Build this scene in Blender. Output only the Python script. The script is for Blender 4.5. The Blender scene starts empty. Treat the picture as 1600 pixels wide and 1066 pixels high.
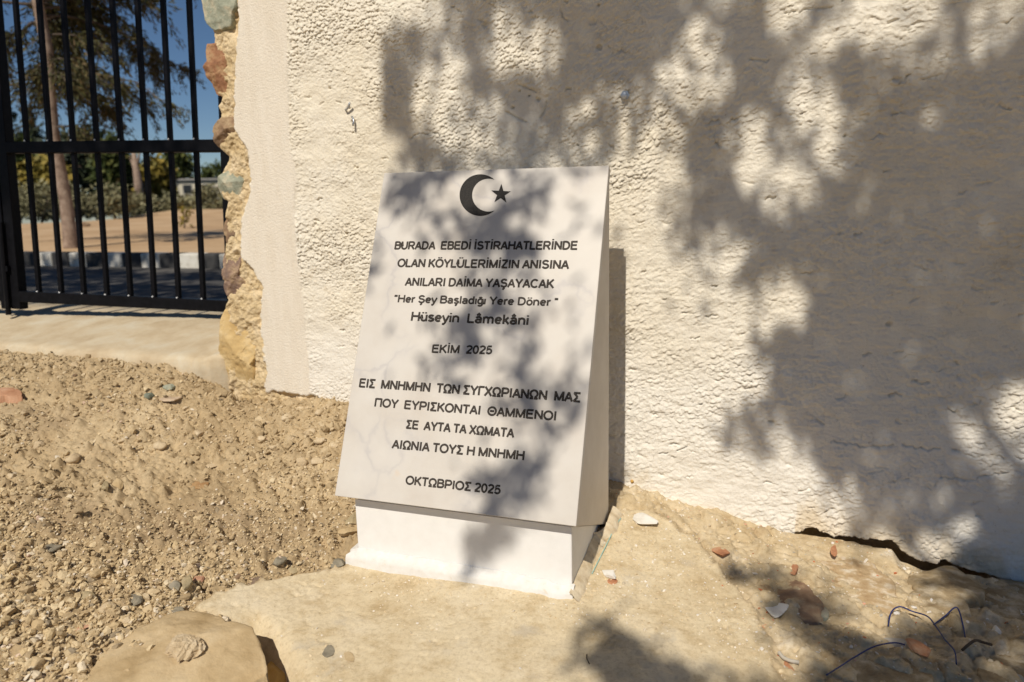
import bpy, math, random
import numpy as np
from mathutils import Matrix, Vector

# ------------------------------------------------------------------ camera, sky, sun, exposure
H = 1.0                                   # height of the camera above the world origin
FPX, CX, CY = 1160.0, 800.0, 533.0        # focal length and principal point in photograph pixels
ROLL, PITCH, YAW = math.radians(1.35), math.radians(11.5), math.radians(19.27)
SUN_EL, SUN_AZ = math.radians(48.0), math.radians(0.3)
EXPOSURE = -0.25

_F = np.array([0, math.cos(PITCH), -math.sin(PITCH)]); _R = np.array([1.0, 0, 0]); _U = np.cross(_R, _F)
_R, _U = math.cos(ROLL)*_R - math.sin(ROLL)*_U, math.sin(ROLL)*_R + math.cos(ROLL)*_U
_Z = np.array([[math.cos(YAW), -math.sin(YAW), 0], [math.sin(YAW), math.cos(YAW), 0], [0, 0, 1]])
RGT, UPV, FWD = _Z @ _R, _Z @ _U, _Z @ _F
CAM = np.array([0.0, 0.0, H])

sc = bpy.context.scene
col = sc.collection
cd = bpy.data.cameras.new("camera"); cam = bpy.data.objects.new("camera", cd); col.objects.link(cam)
M = Matrix.Identity(4)
for i in range(3):
    M[i][0], M[i][1], M[i][2], M[i][3] = RGT[i], UPV[i], -FWD[i], CAM[i]
cam.matrix_world = M
cd.sensor_width = 36.0; cd.lens = 36.0*FPX/1600.0
cd.clip_start = 0.05; cd.clip_end = 3000
cd.dof.use_dof = True; cd.dof.focus_distance = 1.85; cd.dof.aperture_fstop = 3.2
sc.camera = cam

w = bpy.data.worlds.new("World"); sc.world = w; w.use_nodes = True
nt = w.node_tree; bg = nt.nodes["Background"]
sky = nt.nodes.new("ShaderNodeTexSky"); sky.sky_type = 'NISHITA'; sky.sun_disc = False
sky.sun_elevation = SUN_EL; sky.sun_rotation = math.radians(180) + SUN_AZ
sky.altitude = 150; sky.air_density = 0.75; sky.dust_density = 0.0; sky.ozone_density = 4.0
hsv = nt.nodes.new("ShaderNodeHueSaturation"); hsv.inputs["Saturation"].default_value = 1.06; hsv.inputs["Hue"].default_value = 0.500
nt.links.new(sky.outputs[0], hsv.inputs["Color"]); nt.links.new(hsv.outputs[0], bg.inputs[0]); bg.inputs[1].default_value = 0.066

SUN = np.array([math.sin(SUN_AZ)*math.cos(SUN_EL), math.cos(SUN_AZ)*math.cos(SUN_EL), -math.sin(SUN_EL)])  # direction light travels
sl = bpy.data.lights.new("sun", 'SUN'); sl.energy = 5.0; sl.angle = math.radians(0.53); sl.color = (1.0, 0.925, 0.805)
so = bpy.data.objects.new("sun", sl); col.objects.link(so); so.location = (0, -6, 8)
so.rotation_euler = Vector(SUN).to_track_quat('-Z', 'Y').to_euler()

sc.view_settings.view_transform = 'Standard'; sc.view_settings.look = 'None'
sc.view_settings.exposure = EXPOSURE; sc.view_settings.gamma = 1.0
sc.render.engine = 'CYCLES'; sc.cycles.max_bounces = 8

# ------------------------------------------------------------------ helpers: back-projection on real surfaces
def ray(x, y):
    x = np.asarray(x, float); y = np.asarray(y, float)
    return ((x-CX)/FPX)[..., None]*RGT - ((y-CY)/FPX)[..., None]*UPV + FWD
def onY(x, y, Y): r = ray(x, y); return CAM + r*((Y - CAM[1])/r[..., 1])[..., None]
def onZ(x, y, Z): r = ray(x, y); return CAM + r*((Z - CAM[2])/r[..., 2])[..., None]
def proj(P):
    d = np.asarray(P, float) - CAM; z = d @ FWD
    return CX + FPX*(d @ RGT)/z, CY - FPX*(d @ UPV)/z

# ------------------------------------------------------------------ numpy noise
def _hash(ix, iy, seed):
    n = (ix.astype(np.int64)*374761393 + iy.astype(np.int64)*668265263 + seed*974634777) & 0xffffffff
    n = ((n ^ (n >> 13))*1274126177) & 0xffffffff
    n = ((n ^ (n >> 16))*2246822519) & 0xffffffff
    return ((n ^ (n >> 15)) & 0xffffff)/float(0xffffff)
def vnoise(x, y, seed=0):
    ix, iy = np.floor(x), np.floor(y); fx, fy = x-ix, y-iy
    ux, uy = fx*fx*fx*(fx*(fx*6-15)+10), fy*fy*fy*(fy*(fy*6-15)+10)
    a, b = _hash(ix, iy, seed), _hash(ix+1, iy, seed); c, d = _hash(ix, iy+1, seed), _hash(ix+1, iy+1, seed)
    return (a*(1-ux)+b*ux)*(1-uy) + (c*(1-ux)+d*ux)*uy
def fbm(x, y, seed=0, oct=4, gain=.5):
    s = np.zeros(np.broadcast(x, y).shape); amp = 1.0; tot = 0
    for o in range(oct):
        ca, sa = math.cos(o*1.1), math.sin(o*1.1); f = 2.03**o
        s += amp*vnoise((x*ca-y*sa)*f, (x*sa+y*ca)*f, seed+o*17); tot += amp; amp *= gain
    return s/tot - .5
def worley(x, y, seed=0):
    ix, iy = np.floor(x), np.floor(y); f1 = np.full(np.broadcast(x, y).shape, 9.0); f2 = f1.copy(); cid = np.zeros_like(f1)
    for dx in (-1, 0, 1):
        for dy in (-1, 0, 1):
            jx, jy = ix+dx, iy+dy
            d = np.hypot(jx+_hash(jx, jy, seed)-x, jy+_hash(jx, jy, seed+5)-y)
            v = _hash(jx, jy, seed+9); n = d < f1
            f2 = np.where(n, f1, np.minimum(f2, d)); cid = np.where(n, v, cid); f1 = np.where(n, d, f1)
    return f1, f2, cid
def sstep(a, b, x): t = np.clip((x-a)/(b-a), 0, 1); return t*t*(3-2*t)
def poly_sd(px, py, poly):
    """signed distance to a polygon, positive inside"""
    poly = np.asarray(poly, float); ins = np.zeros(px.shape, bool); d = np.full(px.shape, 1e9)
    for (x0, y0), (x1, y1) in zip(poly, np.roll(poly, -1, 0)):
        if y0 != y1:
            c = ((y0 > py) != (y1 > py)) & (px < (x1-x0)*(py-y0)/(y1-y0)+x0); ins ^= c
        ex, ey = x1-x0, y1-y0; t = np.clip(((px-x0)*ex+(py-y0)*ey)/(ex*ex+ey*ey+1e-12), 0, 1)
        d = np.minimum(d, np.hypot(px-x0-t*ex, py-y0-t*ey))
    return np.where(ins, d, -d)
def line_d(px, py, pts):
    pts = np.asarray(pts, float); d = np.full(px.shape, 1e9)
    for (x0, y0), (x1, y1) in zip(pts[:-1], pts[1:]):
        ex, ey = x1-x0, y1-y0; t = np.clip(((px-x0)*ex+(py-y0)*ey)/(ex*ex+ey*ey+1e-12), 0, 1)
        d = np.minimum(d, np.hypot(px-x0-t*ex, py-y0-t*ey))
    return d

# ------------------------------------------------------------------ materials
def new_mat(name):
    m = bpy.data.materials.new(name); m.use_nodes = True
    t = m.node_tree; return m, t, t.nodes["Principled BSDF"]
def N(t, typ, **kw):
    n = t.nodes.new(typ)
    for k, v in kw.items():
        if k in n.inputs: n.inputs[k].default_value = v
        else: setattr(n, k, v)
    return n
def coords(t, scale=(1, 1, 1)):
    g = N(t, "ShaderNodeNewGeometry"); mp = N(t, "ShaderNodeMapping"); mp.inputs["Scale"].default_value = scale
    t.links.new(g.outputs["Position"], mp.inputs["Vector"]); return mp.outputs[0]
def noise(t, vec, scale, detail=4, rough=.55):
    n = N(t, "ShaderNodeTexNoise"); n.inputs["Scale"].default_value = scale; n.inputs["Detail"].default_value = detail
    n.inputs["Roughness"].default_value = rough; t.links.new(vec, n.inputs["Vector"]); return n.outputs["Fac"]
def ramp(t, fac, stops):
    r = N(t, "ShaderNodeValToRGB"); e = r.color_ramp.elements
    while len(e) < len(stops): e.new(.5)
    for i, (p, c) in enumerate(stops):
        e[i].position = p; e[i].color = (*c, 1) if len(c) == 3 else c
    t.links.new(fac, r.inputs[0]); return r.outputs[0]
def mix(t, fac, a, b, mode='MIX'):
    n = N(t, "ShaderNodeMix", data_type='RGBA', blend_type=mode)
    for i, v in ((0, fac), (6, a), (7, b)):
        if hasattr(v, "node"): t.links.new(v, n.inputs[i])
        else: n.inputs[i].default_value = v if i == 0 else (*v, 1)
    return n.outputs[2]
def bump(t, bsdf, height, strength, dist):
    b = N(t, "ShaderNodeBump"); b.inputs["Strength"].default_value = strength; b.inputs["Distance"].default_value = dist
    t.links.new(height, b.inputs["Height"]); t.links.new(b.outputs[0], bsdf.inputs["Normal"])
def attr(t, name):
    a = N(t, "ShaderNodeAttribute", attribute_name=name); return a
def simple(name, stops, scale=20, rough=.9, bmp=.4, bscale=None, bdist=.003, detail=5, spec=.2):
    m, t, b = new_mat(name); v = coords(t); f = noise(t, v, scale, detail, .6)
    t.links.new(ramp(t, f, stops), b.inputs["Base Color"])
    b.inputs["Roughness"].default_value = rough; b.inputs["Specular IOR Level"].default_value = spec
    if bmp: bump(t, b, noise(t, v, bscale or scale*4, 6, .65), bmp, bdist)
    return m

def make_wall_mat():
    m, t, b = new_mat("roughcast_plaster"); v = coords(t)
    z = attr(t, "zone"); sep = N(t, "ShaderNodeSeparateColor"); t.links.new(z.outputs["Color"], sep.inputs[0])
    base = ramp(t, noise(t, v, 3.0, 5, .6), [(.3, (.81, .73, .58)), (.5, (.84, .775, .65)), (.7, (.86, .81, .705))])
    base = mix(t, sep.outputs[2], base, (.87, .825, .74))
    fine = ramp(t, noise(t, v, 75, 7, .75), [(.28, (.68, .62, .54)), (.38, (.97, .96, .95)), (.5, (1, 1, 1)), (.8, (1.0, .98, .95))])  # random dark specks; shade of small pits suggested in the colour
    base = mix(t, 1.0, base, fine, 'MULTIPLY')
    stain = ramp(t, noise(t, v, 7, 6, .7), [(.60, (0, 0, 0)), (.74, (1, 1, 1))])
    base = mix(t, mix(t, 1.0, stain, (.5, .5, .5), 'MULTIPLY'), base, (.62, .50, .33))
    strip = ramp(t, noise(t, coords(t, (6, 1, 1)), 6, 5, .6), [(.3, (.78, .70, .58)), (.7, (.84, .77, .66))])
    base = mix(t, sep.outputs[1], base, strip)
    mort = ramp(t, noise(t, v, 18, 7, .7), [(.28, (.42, .30, .16)), (.45, (.62, .48, .28)), (.65, (.74, .60, .40))])
    base = mix(t, sep.outputs[0], base, mort)
    t.links.new(base, b.inputs["Base Color"]); b.inputs["Roughness"].default_value = .95; b.inputs["Specular IOR Level"].default_value = .1
    bump(t, b, noise(t, v, 150, 6, .75), .8, .005)
    return m
def make_ground_mat():
    m, t, b = new_mat("sandy_ground"); v = coords(t)
    z = attr(t, "zone"); sep = N(t, "ShaderNodeSeparateColor"); t.links.new(z.outputs["Color"], sep.inputs[0])
    big = noise(t, v, 2.2, 6, .65); mid = noise(t, v, 14, 6, .7); fin = noise(t, v, 110, 5, .75)
    dirt = ramp(t, big, [(.32, (.34, .25, .145)), (.5, (.455, .345, .205)), (.68, (.555, .44, .28))])
    dirt = mix(t, 1.0, dirt, ramp(t, mid, [(.3, (.80, .77, .74)), (.55, (1, 1, 1)), (.75, (1.10, 1.07, 1.03))]), 'MULTIPLY')
    dirt = mix(t, 1.0, dirt, ramp(t, fin, [(.25, (.62, .58, .54)), (.5, (1, 1, 1)), (.78, (1.22, 1.2, 1.16))]), 'MULTIPLY')
    slab = ramp(t, noise(t, v, 5, 7, .65), [(.3, (.56, .44, .27)), (.5, (.66, .55, .37)), (.7, (.72, .62, .45))])
    slab = mix(t, 1.0, slab, ramp(t, fin, [(.25, (.74, .70, .65)), (.5, (1, 1, 1)), (.8, (1.1, 1.09, 1.07))]), 'MULTIPLY')
    slab = mix(t, 1.0, slab, ramp(t, mid, [(.32, (.80, .75, .67)), (.5, (1, 1, 1)), (.72, (1.05, 1.06, 1.08))]), 'MULTIPLY')
    slab = mix(t, ramp(t, noise(t, v, 9, 6, .6), [(.60, (0, 0, 0)), (.70, (.5, .5, .5))]), slab, (.50, .45, .37))
    deb = ramp(t, noise(t, v, 11, 7, .7), [(.28, (.36, .25, .14)), (.42, (.52, .405, .245)), (.58, (.61, .50, .335)), (.72, (.74, .66, .53))])
    deb = mix(t, 1.0, deb, ramp(t, fin, [(.22, (.70, .66, .62)), (.5, (1, 1, 1)), (.8, (1.1, 1.1, 1.08))]), 'MULTIPLY')
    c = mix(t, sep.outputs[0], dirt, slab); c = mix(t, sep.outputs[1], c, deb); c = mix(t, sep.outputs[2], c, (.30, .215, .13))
    t.links.new(c, b.inputs["Base Color"]); b.inputs["Roughness"].default_value = .95; b.inputs["Specular IOR Level"].default_value = .1
    bump(t, b, noise(t, v, 260, 4, .75), .6, .003)
    return m
def make_tint_mat(name, stops, scale=60, rough=.9, bmp=.5):
    """per-stone colour from the mesh attribute 'tint', broken up by noise"""
    m, t, b = new_mat(name); v = coords(t); a = attr(t, "tint")
    c = ramp(t, a.outputs["Fac"], stops)
    c = mix(t, 1.0, c, ramp(t, noise(t, v, scale, 6, .7), [(.25, (.68, .66, .64)), (.5, (1, 1, 1)), (.78, (1.16, 1.14, 1.1))]), 'MULTIPLY')
    t.links.new(c, b.inputs["Base Color"]); b.inputs["Roughness"].default_value = rough; b.inputs["Specular IOR Level"].default_value = .15
    bump(t, b, noise(t, v, scale*3, 5, .7), bmp, .002); return m
def make_marble():
    m, t, b = new_mat("white_marble"); v = coords(t)
    wv = N(t, "ShaderNodeTexNoise"); wv.inputs["Scale"].default_value = 4; wv.inputs["Detail"].default_value = 5; t.links.new(v, wv.inputs["Vector"])
    add = N(t, "ShaderNodeVectorMath", operation='MULTIPLY_ADD'); t.links.new(wv.outputs["Color"], add.inputs[0]); add.inputs[1].default_value = (.5, .5, .5); t.links.new(v, add.inputs[2])
    vo = N(t, "ShaderNodeTexVoronoi", feature='DISTANCE_TO_EDGE'); vo.inputs["Scale"].default_value = 3.2; t.links.new(add.outputs[0], vo.inputs["Vector"])
    vein = ramp(t, vo.outputs["Distance"], [(.0, (.62, .62, .62)), (.03, (.18, .18, .18)), (.11, (0, 0, 0))])
    gate = ramp(t, noise(t, v, 5, 3, .5), [(.44, (0, 0, 0)), (.60, (.8, .8, .8))])
    base = ramp(t, noise(t, v, 6, 6, .6), [(.3, (.55, .50, .44)), (.5, (.60, .56, .505)), (.7, (.63, .595, .545))])
    base = mix(t, mix(t, 1.0, vein, gate, 'MULTIPLY'), base, (.42, .40, .40))
    rust = ramp(t, noise(t, v, 16, 5, .6), [(.70, (0, 0, 0)), (.80, (.35, .35, .35))])
    base = mix(t, rust, base, (.66, .46, .26))
    t.links.new(base, b.inputs["Base Color"]); b.inputs["Roughness"].default_value = .42; b.inputs["Specular IOR Level"].default_value = .35
    bump(t, b, noise(t, v, 300, 3, .6), .08, .001); return m
def make_leaf(name, stops, scale=3):
    m, t, b = new_mat(name); a = attr(t, "tint")
    t.links.new(ramp(t, a.outputs["Fac"], stops), b.inputs["Base Color"])
    b.inputs["Roughness"].default_value = .65; b.inputs["Specular IOR Level"].default_value = .25; return m

MAT = {}
MAT['wall'] = make_wall_mat(); MAT['ground'] = make_ground_mat(); MAT['marble'] = make_marble()
MAT['plinth'] = simple("white_painted_plinth", [(.3, (.77, .76, .74)), (.7, (.82, .81, .795))], 30, .5, .12, 140, .001, spec=.3)
MAT['side'] = simple("plain_marble_side", [(.3, (.58, .52, .44)), (.7, (.68, .62, .54))], 9, .5, .1, 200, .001, spec=.3)
MAT['skirt'] = simple("white_cement_skirt", [(.25, (.62, .52, .38)), (.36, (.68, .655, .61)), (.7, (.745, .73, .705))], 55, .8, .5, 150, .002)
MAT['fillet'] = simple("beige_mortar", [(.3, (.52, .41, .26)), (.6, (.70, .60, .44))], 40, .95, .7, 130, .003)
MAT['ink'] = simple("black_engraving_paint", [(.35, (.012, .011, .010)), (.75, (.035, .030, .026))], 300, .6, 0)
MAT['ink_core'] = simple("worn_lit_engraving_core", [(.35, (.025, .020, .017)), (.68, (.15, .12, .095))], 420, .7, 0)  # thin paint and the lit side of the cut, put into the core colour
MAT['black'] = simple("black_gloss_paint", [(.3, (.004, .004, .005)), (.7, (.008, .008, .010))], 40, .38, .06, 200, .0006, spec=.10)
MAT['weld'] = simple("bare_weld_bead", [(.3, (.5, .5, .5)), (.7, (.8, .8, .8))], 40, .25, 0, spec=.8)
MAT['steel'] = simple("galvanised_steel", [(.3, (.35, .36, .38)), (.7, (.6, .62, .64))], 200, .35, .1); 
MAT['steel'].node_tree.nodes["Principled BSDF"].inputs["Metallic"].default_value = .8
MAT['apron'] = simple("dusty_concrete", [(.3, (.47, .365, .235)), (.5, (.56, .46, .315)), (.7, (.61, .54, .41))], 9, .9, .5, 90, .004, 7)
MAT['asphalt'] = simple("dusty_asphalt", [(.3, (.07, .068, .066)), (.6, (.115, .108, .10)), (.8, (.17, .155, .13))], 2.0, .9, .5, 160, .004, 8)
MAT['kerb_w'] = simple("worn_white_kerb_paint", [(.3, (.42, .39, .33)), (.5, (.62, .59, .52)), (.8, (.72, .70, .64))], 16, .8, .4)
MAT['kerb_b'] = simple("worn_black_kerb_paint", [(.3, (.03, .03, .032)), (.8, (.09, .088, .085))], 16, .8, .4)
MAT['field'] = simple("orange_sandy_field", [(.3, (.40, .26, .145)), (.5, (.50, .34, .195)), (.7, (.57, .41, .255))], .8, .95, .6, 12, .03, 8)
MAT['bark'] = simple("pinkish_bark", [(.3, (.17, .115, .085)), (.55, (.31, .225, .17)), (.8, (.42, .33, .26))], 14, .95, .9, 40, .01, 7)
MAT['bark_d'] = simple("dark_bark", [(.3, (.07, .055, .045)), (.7, (.17, .13, .10))], 14, .95, .9, 40, .01)
MAT['conifer'] = make_leaf("conifer_needles", [(0, (.035, .040, .016)), (.4, (.065, .065, .022)), (.75, (.11, .085, .03)), (1, (.15, .095, .04))])
MAT['olive'] = make_leaf("olive_bush_leaves", [(0, (.12, .115, .06)), (.5, (.22, .205, .11)), (1, (.33, .30, .18))])
MAT['green'] = make_leaf("green_leaves", [(0, (.03, .045, .012)), (.5, (.065, .08, .02)), (1, (.13, .13, .03))])
MAT['dark'] = make_leaf("dark_leaves", [(0, (.012, .018, .010)), (.5, (.025, .035, .018)), (1, (.05, .06, .025))])
MAT['yellow'] = make_leaf("yellowing_leaves", [(0, (.10, .09, .02)), (.5, (.22, .17, .03)), (1, (.34, .24, .05))])
MAT['shade'] = make_leaf("shade_tree_leaves", [(0, (.04, .06, .02)), (.5, (.07, .09, .03)), (1, (.11, .12, .05))])
MAT['house'] = simple("cream_render", [(.3, (.62, .56, .42)), (.7, (.72, .66, .52))], 4, .9, .2)
MAT['roofm'] = simple("grey_roof", [(.3, (.3, .29, .27)), (.7, (.42, .4, .37))], 4, .9, .2)
MAT['glass'] = simple("dark_window_glass", [(.3, (.03, .035, .04)), (.7, (.05, .055, .06))], 4, .1, 0, spec=.5)
MAT['wire'] = simple("blue_wire_insulation", [(.3, (.008, .018, .10)), (.7, (.016, .035, .17))], 40, .4, 0, spec=.5)
MAT['twig'] = simple("dry_twig", [(.3, (.07, .05, .035)), (.7, (.16, .115, .075))], 60, .9, .5)
MAT['gravel'] = make_tint_mat("gravel_mix", [(0, (.27, .22, .155)), (.12, (.44, .33, .195)), (.5, (.56, .43, .25)), (.85, (.66, .535, .345)), (.97, (.72, .64, .52)), (1, (.50, .22, .11))], 120)
MAT['lump'] = make_tint_mat("dry_earth_lumps", [(0, (.37, .275, .16)), (.5, (.47, .36, .215)), (1, (.57, .455, .295))], 90, bmp=.8)
MAT['rubble'] = make_tint_mat("rubble_chips", [(0, (.45, .42, .36)), (.25, (.60, .47, .29)), (.6, (.68, .56, .37)), (.8, (.78, .72, .63)), (.93, (.80, .76, .70)), (.97, (.56, .20, .09)), (1, (.50, .16, .07))], 120)
def stone_mat(name, a, b_, c, scale=14, bmp=.6): return simple(name, [(.3, a), (.5, b_), (.72, c)], scale, .92, bmp, scale*7, .004, 7)
MAT['s_green'] = stone_mat("grey_green_stone", (.22, .235, .18), (.33, .34, .26), (.62, .53, .38), 26)
MAT['s_red'] = stone_mat("red_brown_stone", (.17, .085, .05), (.33, .165, .09), (.52, .36, .20), 22)
MAT['s_brown'] = stone_mat("brown_stone", (.15, .105, .075), (.29, .19, .115), (.54, .41, .25), 20)
MAT['s_purple'] = stone_mat("purple_brown_stone", (.13, .095, .085), (.26, .175, .13), (.52, .38, .23), 24)
MAT['s_yellow'] = stone_mat("yellow_sandstone", (.49, .33, .14), (.61, .44, .21), (.69, .55, .33), 14, .8)
MAT['s_tan'] = stone_mat("tan_sandstone", (.38, .27, .14), (.50, .375, .215), (.60, .475, .30), 11, .7)
MAT['s_ochre'] = stone_mat("ochre_stone", (.42, .24, .06), (.56, .34, .10), (.66, .46, .20), 9, .3)
MAT['s_grey'] = stone_mat("slate_grey_stone", (.17, .15, .115), (.27, .24, .18), (.40, .34, .25), 22)
MAT['s_olive'] = stone_mat("olive_tan_stone", (.28, .23, .14), (.40, .32, .19), (.52, .42, .27), 16)
MAT['s_white'] = stone_mat("white_plaster_chip", (.66, .62, .54), (.80, .77, .71), (.86, .84, .80), 22, .4)
MAT['s_brick'] = stone_mat("orange_brick_chip", (.38, .16, .085), (.50, .24, .125), (.58, .38, .25), 34, .7)
MAT['s_pink'] = stone_mat("pinkish_tile_chip", (.42, .22, .14), (.54, .31, .20), (.64, .45, .32), 24, .4)
MAT['s_mort'] = stone_mat("brown_stone_mortared", (.28, .20, .11), (.42, .32, .19), (.70, .60, .44), 26, 1.0)
MAT['s_clod'] = stone_mat("pale_earth_clod", (.48, .36, .22), (.60, .47, .30), (.70, .58, .41), 30, 1.0)
MAT['void'] = simple("dark_hole_lining", [(.3, (.03, .025, .02)), (.7, (.06, .05, .04))], 50, 1.0, 0)

# ------------------------------------------------------------------ object helpers
def tag(o, label=None, cat=None, group=None, kind=None):
    for k, v in (('label', label), ('category', cat), ('group', group), ('kind', kind)):
        if v: o[k] = v
    return o
def thing(name, label, cat, loc, group=None):
    o = bpy.data.objects.new(name, None); col.objects.link(o); o.location = loc; o.empty_display_size = .1
    return tag(o, label, cat, group)
def origin_of(o):
    p = np.zeros(3)
    while o is not None: p += np.array(o.location); o = o.parent
    return p
def mesh(name, V, Fc, mat, parent=None, loc=None, smooth=True, attrs=None, midx=None):
    """ONE mesh object from world-space vertices; loc = its origin (top-level) or its parent's origin is used"""
    V = np.asarray(V, np.float64)
    org = origin_of(parent) if parent is not None else np.array(loc if loc is not None else (0, 0, 0), float)
    me = bpy.data.meshes.new(name); me.vertices.add(len(V)); me.vertices.foreach_set("co", (V-org).astype(np.float32).ravel())
    if isinstance(Fc, np.ndarray): k = Fc.shape[1]; flat = Fc.ravel(); tot = np.full(len(Fc), k)
    else: flat = np.array([i for f in Fc for i in f]); tot = np.array([len(f) for f in Fc])
    me.loops.add(len(flat)); me.loops.foreach_set("vertex_index", flat.astype(np.int32))
    me.polygons.add(len(tot)); me.polygons.foreach_set("loop_start", np.concatenate([[0], np.cumsum(tot)[:-1]]).astype(np.int32))
    me.polygons.foreach_set("loop_total", tot.astype(np.int32))
    me.polygons.foreach_set("use_smooth", np.full(len(tot), bool(smooth)))
    for m in (mat if isinstance(mat, (list, tuple)) else [mat]): me.materials.append(m)
    if midx is not None: me.polygons.foreach_set("material_index", np.asarray(midx, np.int32))
    for an, av in (attrs or {}).items():
        if av.ndim == 2:
            a = me.color_attributes.new(an, 'FLOAT_COLOR', 'POINT'); a.data.foreach_set("color", av.astype(np.float32).ravel())
        else:
            a = me.attributes.new(an, 'FLOAT', 'POINT'); a.data.foreach_set("value", av.astype(np.float32))
    me.update(calc_edges=True); me.validate()
    o = bpy.data.objects.new(name, me); col.objects.link(o)
    if parent is not None: o.parent = parent
    else: o.location = org
    return o
def grid_faces(nr, nc, flip=False):
    i = np.arange(nr*nc).reshape(nr, nc); q = np.stack([i[:-1, :-1], i[:-1, 1:], i[1:, 1:], i[1:, :-1]], -1).reshape(-1, 4)
    return q[:, ::-1] if flip else q
class MB:
    def __init__(s): s.V = []; s.F = []; s.m = []
    def add(s, V, F, m=0):
        k = sum(len(v) for v in s.V); s.V.append(np.asarray(V, float)); s.F += [[i+k for i in f] for f in F]; s.m += [m]*len(F)
    def box(s, c, hx, hy, hz, m=0):
        """box about centre c with half-axis vectors"""
        c, hx, hy, hz = map(np.asarray, (c, hx, hy, hz)); V = [c+a*hx+b*hy+d*hz for a in (-1, 1) for b in (-1, 1) for d in (-1, 1)]
        s.add(V, [(0, 1, 3, 2), (4, 6, 7, 5), (0, 4, 5, 1), (2, 3, 7, 6), (0, 2, 6, 4), (1, 5, 7, 3)], m)
    def tube(s, pts, rad, n=8, m=0, cap=True):
        pts = np.asarray(pts, float); rad = np.broadcast_to(rad, len(pts)); V = []; a0 = None
        for i, p in enumerate(pts):
            d = pts[min(i+1, len(pts)-1)]-pts[max(i-1, 0)]; d = d/(np.linalg.norm(d)+1e-12)
            if a0 is None: a0 = np.cross(d, [0, 0, 1] if abs(d[2]) < .9 else [1, 0, 0])
            a0 = a0-d*(a0 @ d); a0 /= np.linalg.norm(a0)+1e-12; b = np.cross(d, a0)
            for k in range(n):
                th = 2*math.pi*k/n; V.append(p+rad[i]*(math.cos(th)*a0+math.sin(th)*b))
        F = [(i*n+k, i*n+(k+1) % n, (i+1)*n+(k+1) % n, (i+1)*n+k) for i in range(len(pts)-1) for k in range(n)]
        if cap: F += [tuple(range(n-1, -1, -1)), tuple(range((len(pts)-1)*n, len(pts)*n))]
        s.add(V, F, m)
    def build(s, name, mat, parent=None, loc=None, smooth=False, bevel=0):
        o = mesh(name, np.concatenate(s.V), s.F, mat, parent, loc, smooth, midx=s.m)
        if bevel:
            b = o.modifiers.new("bevel", 'BEVEL'); b.width = bevel; b.segments = 2; b.limit_method = 'ANGLE'
        return o

# ------------------------------------------------------------------ ground shape
YW = 2.08                                     # front plane of the wall
CT = np.array([                               # ground heights relative to the camera height: X, Y, Z
 (-1.0, 1.50, -.940), (-.4, 1.50, -.937), (-.7, 1.5, -.938), (-.39, 1.87, -.897), (-.37, 2.08, -.876), (-.1, 2.08, -.925), (.09, 2.08, -.968),
 (.35, 2.08, -1.005), (.57, 2.08, -1.025), (1.2, 2.08, -1.06), (-.1, 1.75, -.935), (.3, 1.6, -.975), (.6, 1.3, -1.0), (1.2, 1.6, -1.03),
 (-.6, 1.2, -.95), (-.2, 1.1, -.96), (.3, 1.0, -.99), (-.9, 1.2, -.95), (-.5, .8, -.965), (.5, .6, -.99), (-1.05, 1.35, -.94),
 (-1.56, 2.06, -.70), (-1.79, 2.04, -.70), (-1.34, 2.06, -.69), (-1.1, 2.06, -.74), (-1.40, 1.93, -.725), (-.8, 2.06, -.82), (-1.08, 1.80, -.815), (-1.05, 1.6, -.905),
 (-2.0, 2.02, -.605), (-2.45, 2.03, -.58), (-3.2, 2.05, -.565), (-1.80, 2.02, -.655), (-2.2, 1.6, -.71), (-3.0, 1.5, -.69), (-1.6, 1.75, -.775),
 (-1.1, .72, -.955), (-1.45, .95, -.86), (-1.35, 1.3, -.87), (-1.8, 1.3, -.76), (-2.6, 1.0, -.72), (-1.6, .3, -.93), (-.6, 0, -.97), (1., 0, -1.0),
 (-2.4, 2.6, -.64), (-3.6, 2.6, -.64), (-4.5, 1.6, -.62), (0, 2.6, -1.0), (1.5, 2.6, -1.06)])
CT[:, 2] += H
def _tps(r): return np.where(r > 1e-9, r*r*np.log(np.maximum(r, 1e-9)), 0)
_n = len(CT); _K = _tps(np.hypot(CT[:, 0:1]-CT[:, 0], CT[:, 1:2]-CT[:, 1])) + np.eye(_n)*.0006
_P = np.column_stack([np.ones(_n), CT[:, :2]]); _A = np.block([[_K, _P], [_P.T, np.zeros((3, 3))]])
_W = np.linalg.solve(_A, np.concatenate([CT[:, 2], np.zeros(3)]))
def G0(X, Y):
    X = np.asarray(X, float); Y = np.asarray(Y, float); s = _W[_n]+_W[_n+1]*X+_W[_n+2]*Y
    for i in range(_n): s = s + _W[i]*_tps(np.hypot(X-CT[i, 0], Y-CT[i, 1]))
    s = np.clip(s, -.12, .48)
    far = sstep(0, 1, np.maximum(np.maximum(-.2-Y, X-1.6), -3.6-X)/1.5)
    return s*(1-far) + far*np.where(X < -3.6, .35, .0)
def onG(x, y):
    """point where the pixel's ray meets the smooth ground"""
    r = ray(x, y); lo = np.full(r.shape[:-1], .5); hi = lo*0+6.0
    ts = np.linspace(.6, 4.5, 160); hit = np.full(r.shape[:-1], 4.5); done = np.zeros(r.shape[:-1], bool)
    for tt in ts:
        P = CAM + r*tt; b = (P[..., 2] < G0(P[..., 0], P[..., 1])) & ~done; hit = np.where(b, tt, hit); done |= b
    lo = hit-.026; hi = hit+0
    for _ in range(12):
        mid = (lo+hi)/2; P = CAM+r*mid[..., None]; b = P[..., 2] < G0(P[..., 0], P[..., 1]); hi = np.where(b, mid, hi); lo = np.where(b, lo, mid)
    return CAM+r*hi[..., None]
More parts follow.
